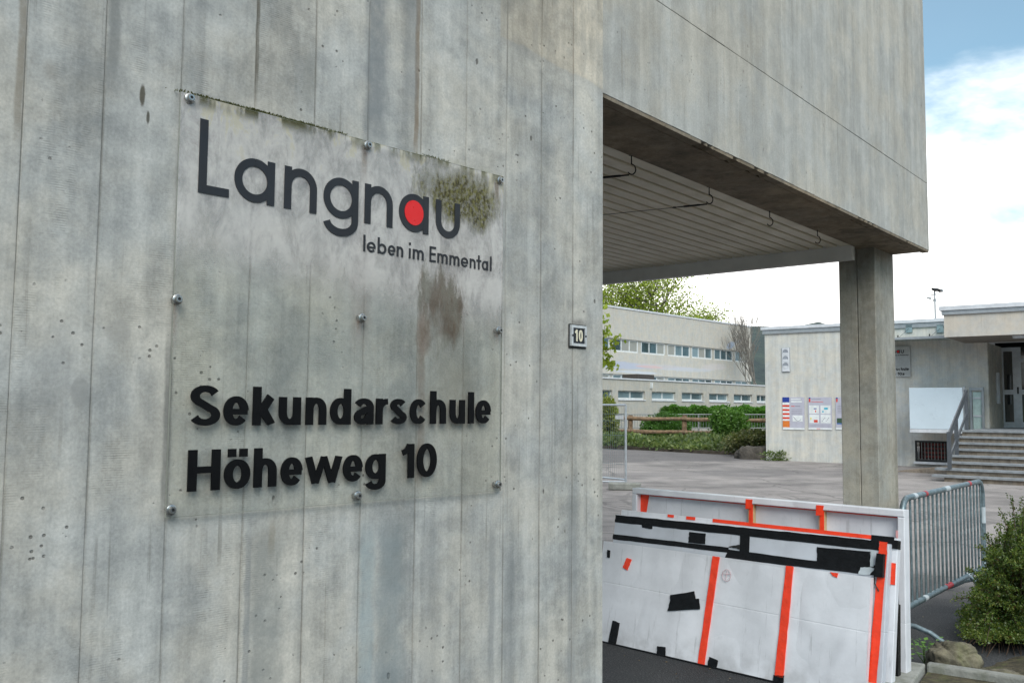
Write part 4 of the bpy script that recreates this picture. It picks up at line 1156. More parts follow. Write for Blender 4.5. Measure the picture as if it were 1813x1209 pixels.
# window bay sides
for a, b in zip(ub, ub[1:]):
    if b > uWin0 and a < uWin1:
        if a < uWin0: MB().box(a + .004, uWin0, .001, .018, zw0, zw1).build('window_reveal', manx, an)
        if b > uWin1: MB().box(uWin1, b - .004, .001, .018, zw0, zw1).build('window_reveal', manx, an)
MB().box(.01, uWin0 - .01, .02, .3, -.3, zr2).build('wall_core', manx, an); MB().box(uWin1 + .01, uE - .01, .02, .3, -.3, zr2).build('wall_core', manx, an)
MB().box(uWin0 - .01, uWin1 + .01, .02, .3, zw1, zr2).build('wall_core', manx, an); MB().box(uWin0 - .01, uWin1 + .01, .02, .3, -.3, zw0).build('wall_core', manx, an)
MB().box(0, .3, .3, 12, -.3, zr2).build('side_wall', manx, an)
MB().box(.02, uE + 8, .3, 12, zr2 - .3, zr2 - .01).build('roof', M['roof_metal'], an)
def trim(x0, x1, y, za, zb_, zc_, yb):
    MB().box(x0 - .10, x1, y - .09, yb, zb_ + .002, za).build('roof_cap', M['roof_white'], an)
    MB().box(x0 - .06, x1, y - .05, yb, zc_, zb_).build('roof_flashing', M['roof_metal'], an)
uCan0 = FA.uz(1672, 600)[0]
trim(0, uE + .2, 0, zr, zr - (zr - zr2) * .42, zr2, 12)
# basement window: frame, bars, red shelving behind
win = MB(); f_ = .05
for q in ((uWin0, uWin1, zw0, zw0 + f_), (uWin0, uWin1, zw1 - f_, zw1), (uWin0, uWin0 + f_, zw0 + f_, zw1 - f_), (uWin1 - f_, uWin1, zw0 + f_, zw1 - f_)): win.box(q[0], q[1], -.02, .03, q[2], q[3])
wo_ = win.build('basement_window', M['dark_metal'], an)
MB().box(uWin0 + f_, uWin1 - f_, .28, .29, zw0 + f_, zw1 - f_).build('pane', mat('red_dark_window', (.07, .010, .008), .3), wo_)
for i in range(9): u = uWin0 + (uWin1 - uWin0) * (i + 1) / 10; MB().tube([(u, .0, zw0 + .03), (u, .0, zw1 - .03)], .012, 6).build('window_bar', mat('grey_bar', (.24, .24, .23), .5, .4), wo_)
for i in range(4): z = zw0 + (zw1 - zw0) * (i + .9) / 5; MB().box(uWin0 + .2, uWin1 - .1, .20, .25, z, z + .05).build('red_shelf', mat('red_shelf_paint', (.22, .02, .015), .5), wo_)
MB().box(uWin0 - .02, uWin1 + .15, -.14, -.004, zw0 - .07, zw0 - .005).build('window_sill', M['roof_white'], an)
# canopy
PC = None
zcb = FA.uz(1725, 607)[1]
pcn = onz(1672, 597, zcb); lc = FA.I @ pcn; nC = lc.y; uC = lc.x
zct = FA.at(1668, 543, nC).z; zct2 = FA.at(1670, 558, nC).z
print('CANOPY', zcb, nC, uC, zct, zct2)
MB().box(uC, uE + 8, nC, -.003, zcb, zct2).build('entrance_canopy', manx2, an)
for i in range(int(-nC / .35)):
    MB().box(uC + .03, uE + 8, nC + .03 + i * .35, nC + .03 + i * .35 + .343, zcb - .006, zcb - .001).build('soffit_board', mat('brown_grey_soffit', (.22, .185, .15), .8, var=.25), an)
MB().box(uC - .10, uE + 8, nC - .09, .5, zct2 + (zct - zct2) * .5 + .002, zct).build('roof_cap', M['roof_white'], an)
MB().box(uC - .05, uE + 8, nC - .05, .5, zct2 + .002, zct2 + (zct - zct2) * .5).build('roof_flashing', M['roof_metal'], an)
pl_ = FA.at(1805, 595, zcb - .02, 2)
MB().lathe([(.0001, 0), (.16, 0), (.15, -.06), (.0001, -.07)], (pl_.x, pl_.y, zcb - .008), axis='z', seg=18).build('ceiling_lamp', M['roof_white'], an)
# steps
fs0 = onz(1671, 855)
rise = .1435; fs0 = onz(1671, 841, rise); fs0.z = 0
FS = Frame(fs0, FA.rz)
NST = 8
ptop = onz(1714, 761.3, rise * NST); lt = FS.I @ ptop; tread = lt.y / (NST - 1)
print('STEPS rise', rise, 'tread', tread, lt)
tread = min(max(tread, .28), .42)
ptop = onz(1714, 761.3, rise * NST)
LS = 7.0
lsA = FA.I @ fs0                       # steps origin in annex frame
LANDZ = rise * NST
for k in range(NST):
    y0 = lsA.y + tread * k; x0 = lsA.x
    y1 = -.01 if k == NST - 1 else y0 + tread + .02
    st_ = MB().box(x0, x0 + LS, y0 + .03, (lsA.y + tread * NST + .1), -.05 + rise * k, rise * (k + 1) - .05).build('step', mstep, an)
    MB().box(x0 - (.25 if k < 2 else .04), x0 + LS, y0 - .03, y0 + tread + (.04 if k < NST - 1 else .4), rise * (k + 1) - .048, rise * (k + 1)).build('step_slab', mnose, st_)
MB().box(lsA.x + .0, lsA.x + LS, lsA.y + tread * NST + .11, 3.2, -.1, LANDZ - .002).build('landing', mnose, an)
# reveal and door
dr = FA.at(1773, 650, uE + .0, 0)
eD = max(FA.at(1773, 650, uE, 0).y, 1.5)
print('DOOR depth', eD)
MB().box(uE, uE + .02, -.002, eD, LANDZ, zcb - .01).build('entrance_reveal', mcol, an)
MB().box(uE - .3, uE - .001, .31, eD, LANDZ - 1, zcb - .01).build('wall_core', manx, an)
dd = thing('entrance_door', 'aluminium and dark glass entrance door at the top of the steps', 'door', Frame(FA.w(uE + .02, eD, LANDZ), FA.rz))
H_ = zcb - LANDZ - .02
def dfr(x0, x1, z0, z1, nm='door_frame', m=M['alu'], y0=-.04, y1=.03): return MB().box(x0, x1, y0, y1, z0, z1).build(nm, m, dd)
ux = lambda px: FA.uz(px, 680, eD)[0] - uE - .02
xa, xb, xc, xd, xe = .02, ux(1778), ux(1794), ux(1800), ux(1809)
dfr(.0, xb, 0, H_); dfr(xb, xc, 0, .16); dfr(xb, xc, .98, 1.12); dfr(xb, xc, H_ - .12, H_); dfr(xc, xe, 0, H_ - .001); dfr(xe, xe + 1.1, 0, .16, y0=-.05); dfr(xe, xe + 1.1, .98, 1.12, y0=-.05)
dfr(xe, xe + 1.1, H_ - .45, H_ - .35); dfr(xe + 1.1, xe + 1.25, 0, H_)
for (a, b, c_, d_) in ((xb, xc, .16, .98), (xb, xc, 1.12, H_ - .12), (xe, xe + 1.1, .16, .98), (xe, xe + 1.1, 1.12, H_ - .45), (xe, xe + 1.1, H_ - .35, H_)): MB().box(a, b, -.01, .01, c_, d_).build('glass_pane', M['darkglass'], dd)
dfr(xd + .02, xd + .06, 1.0, 1.2, 'handle', M['dark_metal'], -.10, -.05)
MB().box(xe + 1.25, xe + 6, .0, .3, -.2, H_).build('wall_panel', manx, dd)
MB().box(-.3, xe + 6, .8, .85, -.2, H_ + .2).build('dark_lobby_wall', M['dark_metal'], dd)
# mailbox / intercom strip on the reveal
q = FA.at(1759, 690, uE, 0)
mi = MB().box(-.06, -.003, -.12, .12, -.45, .45).build('intercom_panel', M['alu']); mi.location = FA.w(uE + .085, eD * .55, LANDZ + 1.15); mi.rotation_euler = (0, 0, FA.rz)
tag(mi, 'narrow metal intercom panel on the dark entrance reveal', 'intercom')
# hand rail
hr = thing('stair_handrail', 'grey metal handrail with two sloping rails along the entrance steps', 'handrail', Frame(FS.loc, FS.rz))
def hp(px, py, x=0.08): return FS.at(px, py, x, 0)
a = hp(1680, 783); b = hp(1721, 706)
def slope_band(p, q, hgt, th, nm):
    mb = MB(); x0 = p.x
    vs = [(x0 - th, p.y, p.z), (x0 - th, q.y, q.z), (x0 - th, q.y, q.z + hgt), (x0 - th, p.y, p.z + hgt)]
    vs += [(x0 + th, y, z) for (_, y, z) in vs]
    mb.add(vs, [(0, 1, 2, 3), (7, 6, 5, 4), (0, 4, 5, 1), (1, 5, 6, 2), (2, 6, 7, 3), (3, 7, 4, 0)]).build(nm, mat('grey_rail_paint', (.11, .12, .135), .4, .3), hr)
sl = rise / tread
ys = tread * .8; ye = tread * 7.6
slope_band(Vector((.08, ys, rise * 1.5 + .72)), Vector((.08, ye, rise * 8 + .80)), .20, .015, 'upper_rail')
slope_band(Vector((.08, ys, rise * 1.5 + .25)), Vector((.08, ye, rise * 8 + .33)), .10, .015, 'lower_rail')
for (yy, zb2, zt2_) in ((ys, rise * 2, rise * 1.5 + .92), (tread * 3.5, rise * 4, rise * 4.4 + .85), (ye, rise * 8, rise * 8 + 1.0)):
    MB().box(.04, .12, yy - .035, yy + .035, zb2, zt2_).build('rail_post', MC['grey_rail_paint'], hr)
# platform lift with white panels
lf = thing('platform_lift', 'white boxed wheelchair platform lift standing against the annex beside the steps', 'platform lift', Frame(FA.w(0, 0, 0), FA.rz))
nL = -1.1
l0, lz0 = FA.uz(1611, 765, nL); l1, lz1 = FA.uz(1708, 686, nL)
print('LIFT', l0, l1, lz0, lz1)
MB().cbox(l0, l1 - .06, nL, nL + .06, lz0 + .10, lz1, .01).build('side_panel', M['white_metal'], lf)
MB().box(l0, l1 - .06, nL - .01, nL + .06, lz0, lz0 + .095).build('lower_trim', M['roof_white'], lf)
MB().box(l0, l0 + .05, nL + .062, -.12, lz0, lz1).build('end_panel', M['white_metal'], lf)
MB().box(l0, l1, nL + .062, -.12, lz0, lz0 + .08).build('platform', M['alu'], lf)
for (x, y) in ((l1 - .055, nL), (l1 - .055, -.2), (l1 + .25, -.2)): MB().box(x, x + .06, y, y + .07, lz0 - .05, lz1 + .03).build('post', M['roof_metal'], lf)
MB().box(l1 - .05, l1 + .3, -.24, -.215, lz1 - .06, lz1 + .02).build('top_bar', M['roof_metal'], lf)
for z in (lz1 - .3, lz1 - .8): MB().box(l1 + .02, l1 + .24, -.18, -.16, z, z + .05).build('gate_rail', M['roof_white'], lf)
MB().box(l1 + .02, l1 + .24, -.15, -.14, lz0 + .1, lz1 - .1).build('gate_panel', mat('pale_green_gate_sheet', (.55, .68, .64), .3), lf)
MB().box(l0 + .1, l1, -.118, -.004, .02, lz0 - .05 if lz0 > .5 else .1).build('lift_mast', manx, lf) if False else None

# ramp kerb next to the window
rk = MB().prism([(0, 0), (1.5, 0), (1.5, .16), (1.1, .16)], -.5, .5).build('concrete_ramp', mstep)
rk.location = onz(1592, 833); rk.rotation_euler = (0, 0, FA.rz)
tag(rk, 'small wedge of concrete ramp at the foot of the annex wall', 'ramp')

# glass awning over the second sign
aw = thing('glass_awning', 'thin glass awning hung on rods over the annex sign', 'awning', Frame(FA.loc, FA.rz))
w0_, za_ = FA.uz(1560, 606, 0); w1_, zb2_ = FA.uz(1705, 600, 0)
zaw = za_
nAw = -1.0
MB().box(w0_, w1_, nAw, -.004, zaw - .0, zaw + .02).build('glass_sheet', mat('greenish_glass_sheet', (.20, .30, .29), .15), aw)
MB().box(w0_, w1_, nAw - .03, nAw - .002, zaw - .02, zaw + .05).build('front_rail', M['roof_metal'], aw)
for px in (1610, 1665):
    u, z = FA.uz(px, 582, 0)
    MB().box(u - .09, u + .09, -.05, -.004, z - .11, z + .12).build('wall_bracket', mat('bluish_bracket', (.30, .40, .42), .4, .4), aw)
    MB().tube([(u, -.06, z), (u - .1, nAw + .1, zaw + .03)], .005, 6).build('tie_rod', M['dark_metal'], aw)
    MB().tube([(u - .1, nAw + .1, zaw + .01), (u - .1, nAw + .1, zaw + .12)], .018, 8).build('rod_clamp', M['dark_metal'], aw)

# second sign (10a)
s2 = thing('annex_sign', 'acrylic school sign 10a on the annex, partly hidden by the column', 'sign', Frame(FA.loc, FA.rz))
v1, zz1 = FA.uz(1611, 612, -.05); _, zz0 = FA.uz(1611, 667, -.05)
v0 = v1 - (zz1 - zz0) * (ur - ul) / (zt - zbm)
k_ = (zz1 - zz0) / (zt - zbm)
MB().box(v0, v1, -.046, -.04, zz0, zz1).build('acrylic_panel', mat('grey_clear_acrylic', (.43, .43, .42), .2), s2)
def fx(u): return v0 + (u - ul) * k_
def fz(z): return zz0 + (z - zbm) * k_
def word2(src, chars, fut, mats, A, h, s, t):
    for ch, (p0, p1, zb) in zip(chars, src):
        W = (p1 - p0)
        letter_mesh([([(x * 1, z * 1) for x, z in st[0]], st[1], st[2]) for st in glyph(ch, s, t, h, A, W, fut)], fx(p0), fx(p1), fz(zb), W, -.0465, .004, 1, sz=k_).build('letter', mats, s2)
wsrc = [(a, b, c_) for (_, a, b, c_) in ws]
word2(wsrc, 'Langnau', True, mlang, AL, hx, .024, .024)
MB().prism([(fx(ec[0]) + k_ * (W / 2 - .004) * math.cos(q), fz(ec[1]) + k_ * (hx / 2 - .01) * math.sin(q)) for q in [2 * math.pi * k / 24 for k in range(24)]], -.0462, -.0461 + .0).build('red_disc', mred, s2) if False else None
MB().prism([(fx((wsrc[5][0] + wsrc[5][1]) / 2) + k_ * ((wsrc[5][1] - wsrc[5][0]) / 2 - .02) * math.cos(q), fz(wsrc[5][2] + hx / 2) + k_ * (hx / 2 - .018) * math.sin(q)) for q in [2 * math.pi * k / 24 for k in range(24)]], -.053, -.0465).build('red_disc', mred, s2)
def xs_of(base, px): return [FW.uz(Z7(p), base, LY)[0] for p in px]
sk = [(155, 308), (325, 450), (472, 585), (603, 712), (738, 840), (860, 963), (980, 1077), (1090, 1152), (1160, 1243), (1260, 1345), (1362, 1440), (1460, 1535), (1556, 1577), (1590, 1665)]
zS = FW.uz(453, 753, LY)[1]; zH = FW.uz(338, 870, LY)[1]
word2([(*xs_of(740, q), zS) for q in sk], 'Sekundarschule', False, M['black'], zc, hx2, .0215, .0175)
hk = [(145, 307), (328, 458), (477, 590), (612, 720), (735, 917), (925, 1022), (1037, 1137), (1222, 1280), (1295, 1393), (1410, 1495)]
word2([(*xs_of(850, q), zH) for q in hk], 'HDheweg10a', False, M['black'], zc, hx2, .0215, .0175)
mb_ = [('l', 1016, 1028), ('e', 1035, 1080), ('b', 1090, 1134), ('e', 1142, 1180), ('n', 1187, 1220), ('i', 1249, 1258), ('m', 1269, 1324), ('E', 1354, 1386), ('m', 1394, 1446), ('m', 1456, 1506), ('e', 1514, 1551), ('n', 1559, 1588), ('t', 1593, 1617), ('a', 1621, 1652), ('l', 1661, 1671)]
word2([(FW.uz(Z6(b), 460, LY)[0], FW.uz(Z6(c), 460, LY)[0], zb_) for _, b, c in mb_], [a for a, _, _ in mb_], True, mlang, A2, A2 * .64, .0068, .0062)

# posters
def poster(px0, px1, py0, py1, lab, kind):
    u0, z0 = FA.uz(px0, py1, -.03); u1, z1 = FA.uz(px1, py0, -.03)
    ps = thing('poster_board', lab, 'poster', Frame(FA.w(u0, -.006, z0), FA.rz), group='information boards on the annex wall')
    W = u1 - u0; Hh = z1 - z0
    MB().box(0, W, -.02, 0, 0, Hh).build('board', mat('poster_lilac_grey', (.50, .49, .57), .5, var=.06), ps)
    def b(x0, x1, z0, z1, m, nm='print', y=-.0225): MB().box(x0 * W, x1 * W, y, -.0205, z0 * Hh, z1 * Hh).build(nm, m, ps)
    wht = mat('poster_white', (.78, .80, .80), .5); rd = mat('poster_red', (.72, .06, .03), .5); bl = mat('poster_blue', (.02, .05, .30), .5); gy = mat('poster_text_grey', (.30, .28, .33), .6)
    b(0, 1, 0, .055, wht)
    if kind == 0:
        b(.0, .32, .84, 1, bl); b(.0, .32, .055, .84, wht)
        for i in range(4): b(.0, .32, .70 - i * .125, .76 - i * .125, rd, y=-.024)
        b(.0, .32, .07, .27, mat('poster_orange', (.75, .20, .03), .5), y=-.0235)
        b(.40, .85, .92, .955, wht); b(.40, .90, .84, .885, wht); b(.40, .56, .71, .73, rd); b(.58, .82, .71, .73, gy)
        for i in range(4): b(.42, .90, .62 - i * .05, .63 - i * .05, gy)
        b(.46, .92, .25, .44, wht)
        mb = MB(); mb.tube([(W * (.50 + .07 * i), -.024, Hh * (.40 - .13 * math.sin(i * .5))) for i in range(6)], .008, 5); mb.build('drawing', gy, ps)
    elif kind == 1:
        b(.03, .10, .85, .98, rd); b(.03, .10, .95, .99, bl, y=-.0235); b(.15, .55, .935, .95, gy); b(.15, .65, .85, .865, rd)
        for (x, z) in ((.04, .49), (.53, .49), (.04, .2), (.53, .2)): b(x, x + .42, z, z + .26, wht)
        b(.24, .36, .63, .66, bl, y=-.024); b(.30, .34, .53, .60, rd, y=-.024); b(.68, .84, .62, .68, mat('poster_cyan', (.05, .45, .60), .5), y=-.024)
        b(.60, .66, .53, .58, MC['poster_cyan'], y=-.024); b(.24, .40, .22, .30, rd, y=-.024); b(.08, .14, .30, .37, mat('poster_yellow', (.8, .7, .2), .5), y=-.024)
        for i in range(6): b(.58 + .055 * i, .61 + .055 * i, .26 + .04 * (i % 3), .29 + .04 * (i % 3), gy, y=-.024)
        for i in range(2): b(.04, .95, .13 - i * .035, .137 - i * .035, gy)
        b(.35, .5, .02, .035, rd, y=-.024)
    else:
        b(.03, .10, .85, .98, rd); b(.03, .10, .95, .99, bl, y=-.0235)
        for i in range(5): b(.08, .9, .72 - i * .05, .73 - i * .05, gy)
        b(.05, .6, .2, .35, mat('poster_dark_photo', (.05, .10, .06), .5), y=-.024); b(.05, .6, .16, .2, mat('poster_blue_photo', (.10, .18, .40), .5), y=-.024)
poster(1386, 1423.5, 703, 760, 'information board with a red, white and blue striped column', 0)
poster(1431.5, 1472, 703, 760, 'information board showing four small white map drawings', 1)
poster(1480, 1519, 703, 760, 'information board half hidden behind the concrete column', 2)
# wall lamp with three cups
u0, z0 = FA.uz(1385, 658, -.04); u1, z1 = FA.uz(1397, 616, -.04)
wl = thing('wall_vent_panel', 'narrow white wall panel with three round cups above the information boards', 'wall panel', Frame(FA.w(u0, -.006, z0), FA.rz))
W_ = u1 - u0; H2 = z1 - z0
MB().cbox(0, W_, -.05, 0, 0, H2, .01).build('panel', M['roof_white'], wl)
MB().box(-.02, W_ + .02, -.012, 0, -.02, H2 + .02).build('back_frame', M['roof_metal'], wl)
for i in range(3):
    z = H2 * (.86 - i * .28); r = W_ * .36
    MB().lathe([(.0001, -.02), (r * .6, -.018), (r, .0), (r * 1.08, .004), (r * 1.1, 0)], (W_ / 2, -.052, z - r * .3), seg=20).build('cup', mat('shaded_cup', (.30, .32, .36), .4), wl)
    MB().prism([(W_ / 2 + r * math.cos(R(q)), z - r * .5 + r * math.sin(R(q))) for q in range(180, 361, 20)], -.058, -.053).build('cup_lip', M['roof_white'], wl)

# ------------------------------------------------------------------ far school wings
mfar = concrete('far_wing_concrete', (.52, .495, .44), (.40, .38, .335), saw=0, pits=0, streak=1.1, fine=.3)
azB = 43.4
ZF = lambda a: 1050 + a / 3.269
ZFy = lambda a: 500 + a / 3.269
YL, YU = 60.0, 68.0
pl = atY(1357, 683, YL); FL = Frame((pl.x, pl.y, 0), R(90 - azB))
lw = thing('classroom_wing_lower', 'single-storey concrete classroom wing with a row of windows behind the hedge', 'building', FL)
ztL = (FL.uz(1357, 682)[1] + FL.uz(1063, 672)[1]) / 2
def zat(fr, px, zy, n=0): return fr.uz(px, ZFy(zy), n)[1]
zh = zat(FL, ZF(560), 638); zl_ = zat(FL, ZF(560), 684)
print('LOWER', pl, ztL, zh, zl_, FL.uz(1063, 672))
Lw = FL.uz(1050, 700)[0] - 6
MB().box(Lw, 8, 0, .3, zh, ztL).build('parapet', mfar, lw)
MB().box(Lw, 8, 0, .3, -2, zl_).build('base_wall', mfar, lw)
MB().box(Lw, 8, .32, .4, zl_ - .1, zh + .1).build('room_wall', mfar, lw)
MB().box(Lw, 8, -.06, .34, ztL, ztL + .07).build('roof_cap', M['roof_white'], lw)
MB().box(Lw, 8, .30, 10, ztL - .25, ztL - .15).build('roof', M['roof_metal'], lw)
wins = [(-60, 112), (145, 302), (340, 478), (514, 640), (672, 785), (815, 922), (947, 1010)]
prev = Lw
def win2(fr, par, a, b, z0, z1, nsplit, dep=.10, fm=.06, splits=None):
    o = MB()
    o.box(a, b, dep - .02, dep + .06, z0, z0 + fm * 1.6); o.box(a, b, dep - .02, dep + .06, z1 - fm, z1)
    xs = [a + (b - a) * i / nsplit for i in range(nsplit + 1)]
    for x in xs: o.box(x - fm / 2, x + fm / 2, dep - .02, dep + .06, z0 + fm * 1.6, z1 - fm)
    f = o.build('window', M['winframe'], par)
    for i in range(nsplit): MB().box(xs[i] + fm / 2, xs[i + 1] - fm / 2, dep + .02, dep + .03, z0 + fm * 1.6, z1 - fm).build('pane', M['glass'], f)
    return f
for (a, b) in wins:
    ua_, ub_ = FL.uz(ZF(a), ZFy(660))[0], FL.uz(ZF(b), ZFy(660))[0]
    MB().box(prev, ua_, 0, .3, zl_, zh).build('pier', mfar, lw)
    win2(FL, lw, ua_, ub_, zl_, zh, 2, .14, .055)
    MB().box(ua_ - .02, ub_ + .02, -.05, .12, zl_ - .06, zl_ - .003).build('window_sill', M['roof_white'], lw)
    prev = ub_
MB().box(prev, 8, 0, .3, zl_, zh).build('pier', mfar, lw)
# upper block
pu = atY(1330, 582, YU); FU = Frame((pu.x, pu.y, 0), R(90 - azB))
uw = thing('classroom_wing_upper', 'two-storey concrete school wing with ribbon windows and faded mural', 'building', FU)
zU = lambda px, zy: FU.uz(px, ZFy(zy))[1]
ztU = (FU.uz(1330, 580)[1] + FU.uz(1063, 541)[1]) / 2
z1a = zU(1330, 405); z1b = zU(1320, 463); z2a = z1b - .0; z2b = zU(1330, 574)
print('UPPER', pu, ztU, z1a, z1b, z2b, FU.uz(1330, 580), FU.uz(1063, 541))
Lu = FU.uz(1050, 560)[0] - 8
mural = None
def mural_mat():
    m = concrete('mural_concrete', (.56, .53, .475), (.44, .415, .37), saw=0, pits=0, streak=1.0, fine=.3)
    t = NT(m.node_tree); p = [n for n in t.t.nodes if n.type == 'BSDF_PRINCIPLED'][0]
    c = p.inputs['Base Color'].links[0].from_socket
    co = t.obj(); x, y, z = t.xyz(co)
    def blob(px, zy, rx, ry, col, st, slope=0.0):
        nonlocal c
        u, zz = FU.uz(ZF(px), ZFy(zy)); ru = abs(FU.uz(ZF(px + rx), ZFy(zy))[0] - u); rz_ = abs(FU.uz(ZF(px), ZFy(zy + ry))[1] - zz)
        a = t.m('DIVIDE', t.m('SUBTRACT', x, u), ru); b = t.m('DIVIDE', t.m('SUBTRACT', z, t.m('ADD', zz, t.m('MULTIPLY', t.m('SUBTRACT', x, u), slope))), rz_)
        q = t.m('SQRT', t.m('ADD', t.m('MULTIPLY', a, a), t.m('MULTIPLY', b, b)))
        q = t.m('ADD', q, t.m('MULTIPLY', t.m('SUBTRACT', t.noise(t.vm('MULTIPLY', co, (.5, 1, 3)), 2, 5), .5), .9))
        c = t.mix(t.m('MULTIPLY', t.step(q, .6, 1.05, 1, 0), st), c, col)
    blob(170, 480, 190, 24, (.42, .46, .58), .75); blob(330, 488, 90, 9, (.72, .36, .27), .7); blob(420, 490, 200, 16, (.52, .50, .55), .5)
    blob(560, 505, 160, 14, (.50, .53, .60), .5, .02); blob(700, 490, 80, 22, (.58, .53, .54), .5, .05); blob(795, 365, 26, 22, (.36, .44, .58), .8, .25); blob(840, 340, 30, 10, (.42, .48, .58), .5, .3)
    blob(250, 520, 160, 10, (.55, .60, .68), .6)
    t.link(c, p.inputs['Base Color']); return m
mmur = mural_mat()
# wall panels with joints
jx = [Lu] + [FU.uz(ZF(a), ZFy(330))[0] for a in (118, 583)] + [0]
for a, b in zip(jx, jx[1:]):
    MB().cbox(a + .01, b - .01, 0, .3, z1a, ztU, .02).build('wall_panel', mmur, uw)
    MB().cbox(a + .01, b - .01, 0, .3, z2b, z1b, .02).build('wall_panel', mmur, uw)
MB().box(Lu, -.02, .30, 14, -1, ztU - .02).build('block_core', mfar, uw)
MB().box(Lu, .05, -.05, 14, ztU, ztU + .10).build('roof_cap', M['roof_white'], uw)
MB().box(FU.uz(ZF(430), 550)[0], FU.uz(ZF(725), 575)[0], 2, 5, ztU + .1, ztU + .35).build('roof_ledge', M['roof_metal'], uw)
MB().box(FU.uz(ZF(20), 550)[0], FU.uz(ZF(100), 575)[0], 2, 5, ztU + .1, ztU + .5).build('roof_ledge', mfar, uw)
groups = [(-80, 90, 4), (112, 255, 3), (277, 410, 3), (430, 555, 3), (570, 683, 3), (700, 803, 3), (820, 889, 2)]
prev = Lu
for a, b, n in groups:
    ua_, ub_ = FU.uz(ZF(a), ZFy(430), .15)[0], FU.uz(ZF(b), ZFy(430), .15)[0]
    MB().box(prev + .002, ua_ - .002, .12, .29, z1b + .002, z1a - .002).build('pier', mfar, uw)
    win2(FU, uw, ua_, ub_, z1b + .004, z1a - .004, n, .13, .06)
    win2(FU, uw, ua_, ub_, z2b - 1.2, z2b - .004, n, .13, .06)
    MB().box(prev + .002, ua_ - .002, .12, .29, z2b - 1.2, z2b - .002).build('pier', mfar, uw)
    prev = ub_
MB().box(prev + .002, -.02, .12, .29, z1b + .002, z1a - .002).build('pier', mfar, uw)
MB().box(prev + .002, -.02, .12, .29, z2b - 1.2, z2b - .002).build('pier', mfar, uw)
# roof unit and small lamp on the lower wing
ru_ = FL.uz(ZF(218), ZFy(566), 2.0); ru2 = FL.uz(ZF(313), ZFy(541), 2.0)
rt = MB().box(ru_[0], ru2[0], 1.5, 2.6, ztL, ru2[1] + .05).build('roof_ventilation_box', mat('dark_brown_box', (.055, .045, .038), .6)); rt.location = FL.loc; rt.rotation_euler = (0, 0, FL.rz)
tag(rt, 'dark ventilation box standing on the roof of the low classroom wing', 'ventilation box')
q = FL.uz(ZF(333), ZFy(595)); lm = MB().box(q[0] - .05, q[0] + .05, -.12, -.001, q[1] - .16, q[1] + .16).build('wall_lamp', M['winframe']); lm.location = FL.loc; lm.rotation_euler = (0, 0, FL.rz)
tag(lm, 'small pale lamp fixed to the parapet of the low classroom wing', 'lamp')

# ------------------------------------------------------------------ floodlight mast
pm = atY(1656, 562, 55); pm.z = 0
zm = atY(1655, 513, 55).z
fm = thing('floodlight_mast', 'thin grey mast with two floodlights above the annex roof', 'mast', loc=pm)
MB().tube([(0, 0, 0), (0, 0, zm - .1)], [.09, .05], 8).build('pole', M['roof_metal'], fm)
MB().tube([(-.35, 0, zm - .35), (.35, 0, zm - .25)], .03, 6).build('cross_arm', M['roof_metal'], fm)
def bxr(x, y, z, w, d, h, rx, rz2, nm, m):
    Mx = Matrix.Translation((x, y, z)) @ Matrix.Rotation(rz2, 4, 'Z') @ Matrix.Rotation(rx, 4, 'X')
    MB().box(-w / 2, w / 2, -d / 2, d / 2, -h / 2, h / 2, Mx).build(nm, m, fm)
bxr(-.02, -.2, zm - .02, .42, .30, .14, R(25), R(15), 'lamp_head', M['dark_metal']); bxr(.36, 0, zm - .05, .30, .22, .10, R(-35), R(-60), 'lamp_head', M['roof_metal']); bxr(-.35, 0, zm - .52, .40, .25, .08, R(20), R(70), 'lamp_head', M['roof_metal'])
bxr(.02, .06, zm - .65, .16, .1, .16, 0, 0, 'junction_box', M['roof_metal'])

# ------------------------------------------------------------------ plants
def leaf_quads(pts, nrm, size, rg, ratio=.55):
    """pts (n,3), nrm (n,3) leaning direction; diamond leaves"""
    n = len(pts)
    a = rg.normal(size=(n, 3)) + nrm; a /= np.linalg.norm(a, axis=1)[:, None]
    b = rg.normal(size=(n, 3)); b -= (b * a).sum(1)[:, None] * a; b /= np.linalg.norm(b, axis=1)[:, None]
    s = size * rg.uniform(.6, 1.3, n)[:, None]
    v = np.stack([pts, pts + a * s * .5 + b * s * ratio / 2, pts + a * s, pts + a * s * .5 - b * s * ratio / 2], 1).reshape(-1, 3)
    return v, np.arange(4 * n).reshape(-1, 4)
def cloud_pts(rg, n, c, r, clumps=20, spread=.30, shell=.5, floor=None):
    cs = rg.normal(size=(clumps, 3)); cs /= np.linalg.norm(cs, axis=1)[:, None]; cs *= (shell + (1 - shell) * rg.uniform(0, 1, clumps))[:, None] ** .6 * .82
    k = rg.integers(0, clumps, n); p = cs[k] + rg.normal(size=(n, 3)) * spread * rg.uniform(.5, 1.2, clumps)[k][:, None]
    l = np.linalg.norm(p, axis=1); q = l > 1.12; p[q] *= (1.12 / l[q])[:, None]
    nrm = p / np.maximum(np.linalg.norm(p, axis=1), .2)[:, None]
    p = p * np.array(r) + np.array(c)
    if floor is not None: p[:, 2] = np.maximum(p[:, 2], floor + rg.uniform(0, .05, n))
    return p, nrm
G1 = leafmat('bright_spring_leaf', [(.20, .26, .03), (.32, .38, .05), (.44, .50, .10)], trans=.5)
G2 = leafmat('dark_hedge_leaf', [(.035, .085, .012), (.06, .15, .02), (.10, .22, .03)])
G3 = leafmat('conifer_green', [(.05, .12, .02), (.09, .19, .03), (.14, .26, .05)])
G4 = leafmat('olive_shrub_leaf', [(.06, .09, .03), (.13, .14, .05), (.20, .19, .08)])
G5 = leafmat('yellow_green_shrub_leaf', [(.12, .16, .03), (.24, .28, .05), (.34, .33, .09)])
G6 = leafmat('ground_cover_leaf', [(.06, .10, .03), (.12, .17, .05), (.20, .24, .08)])
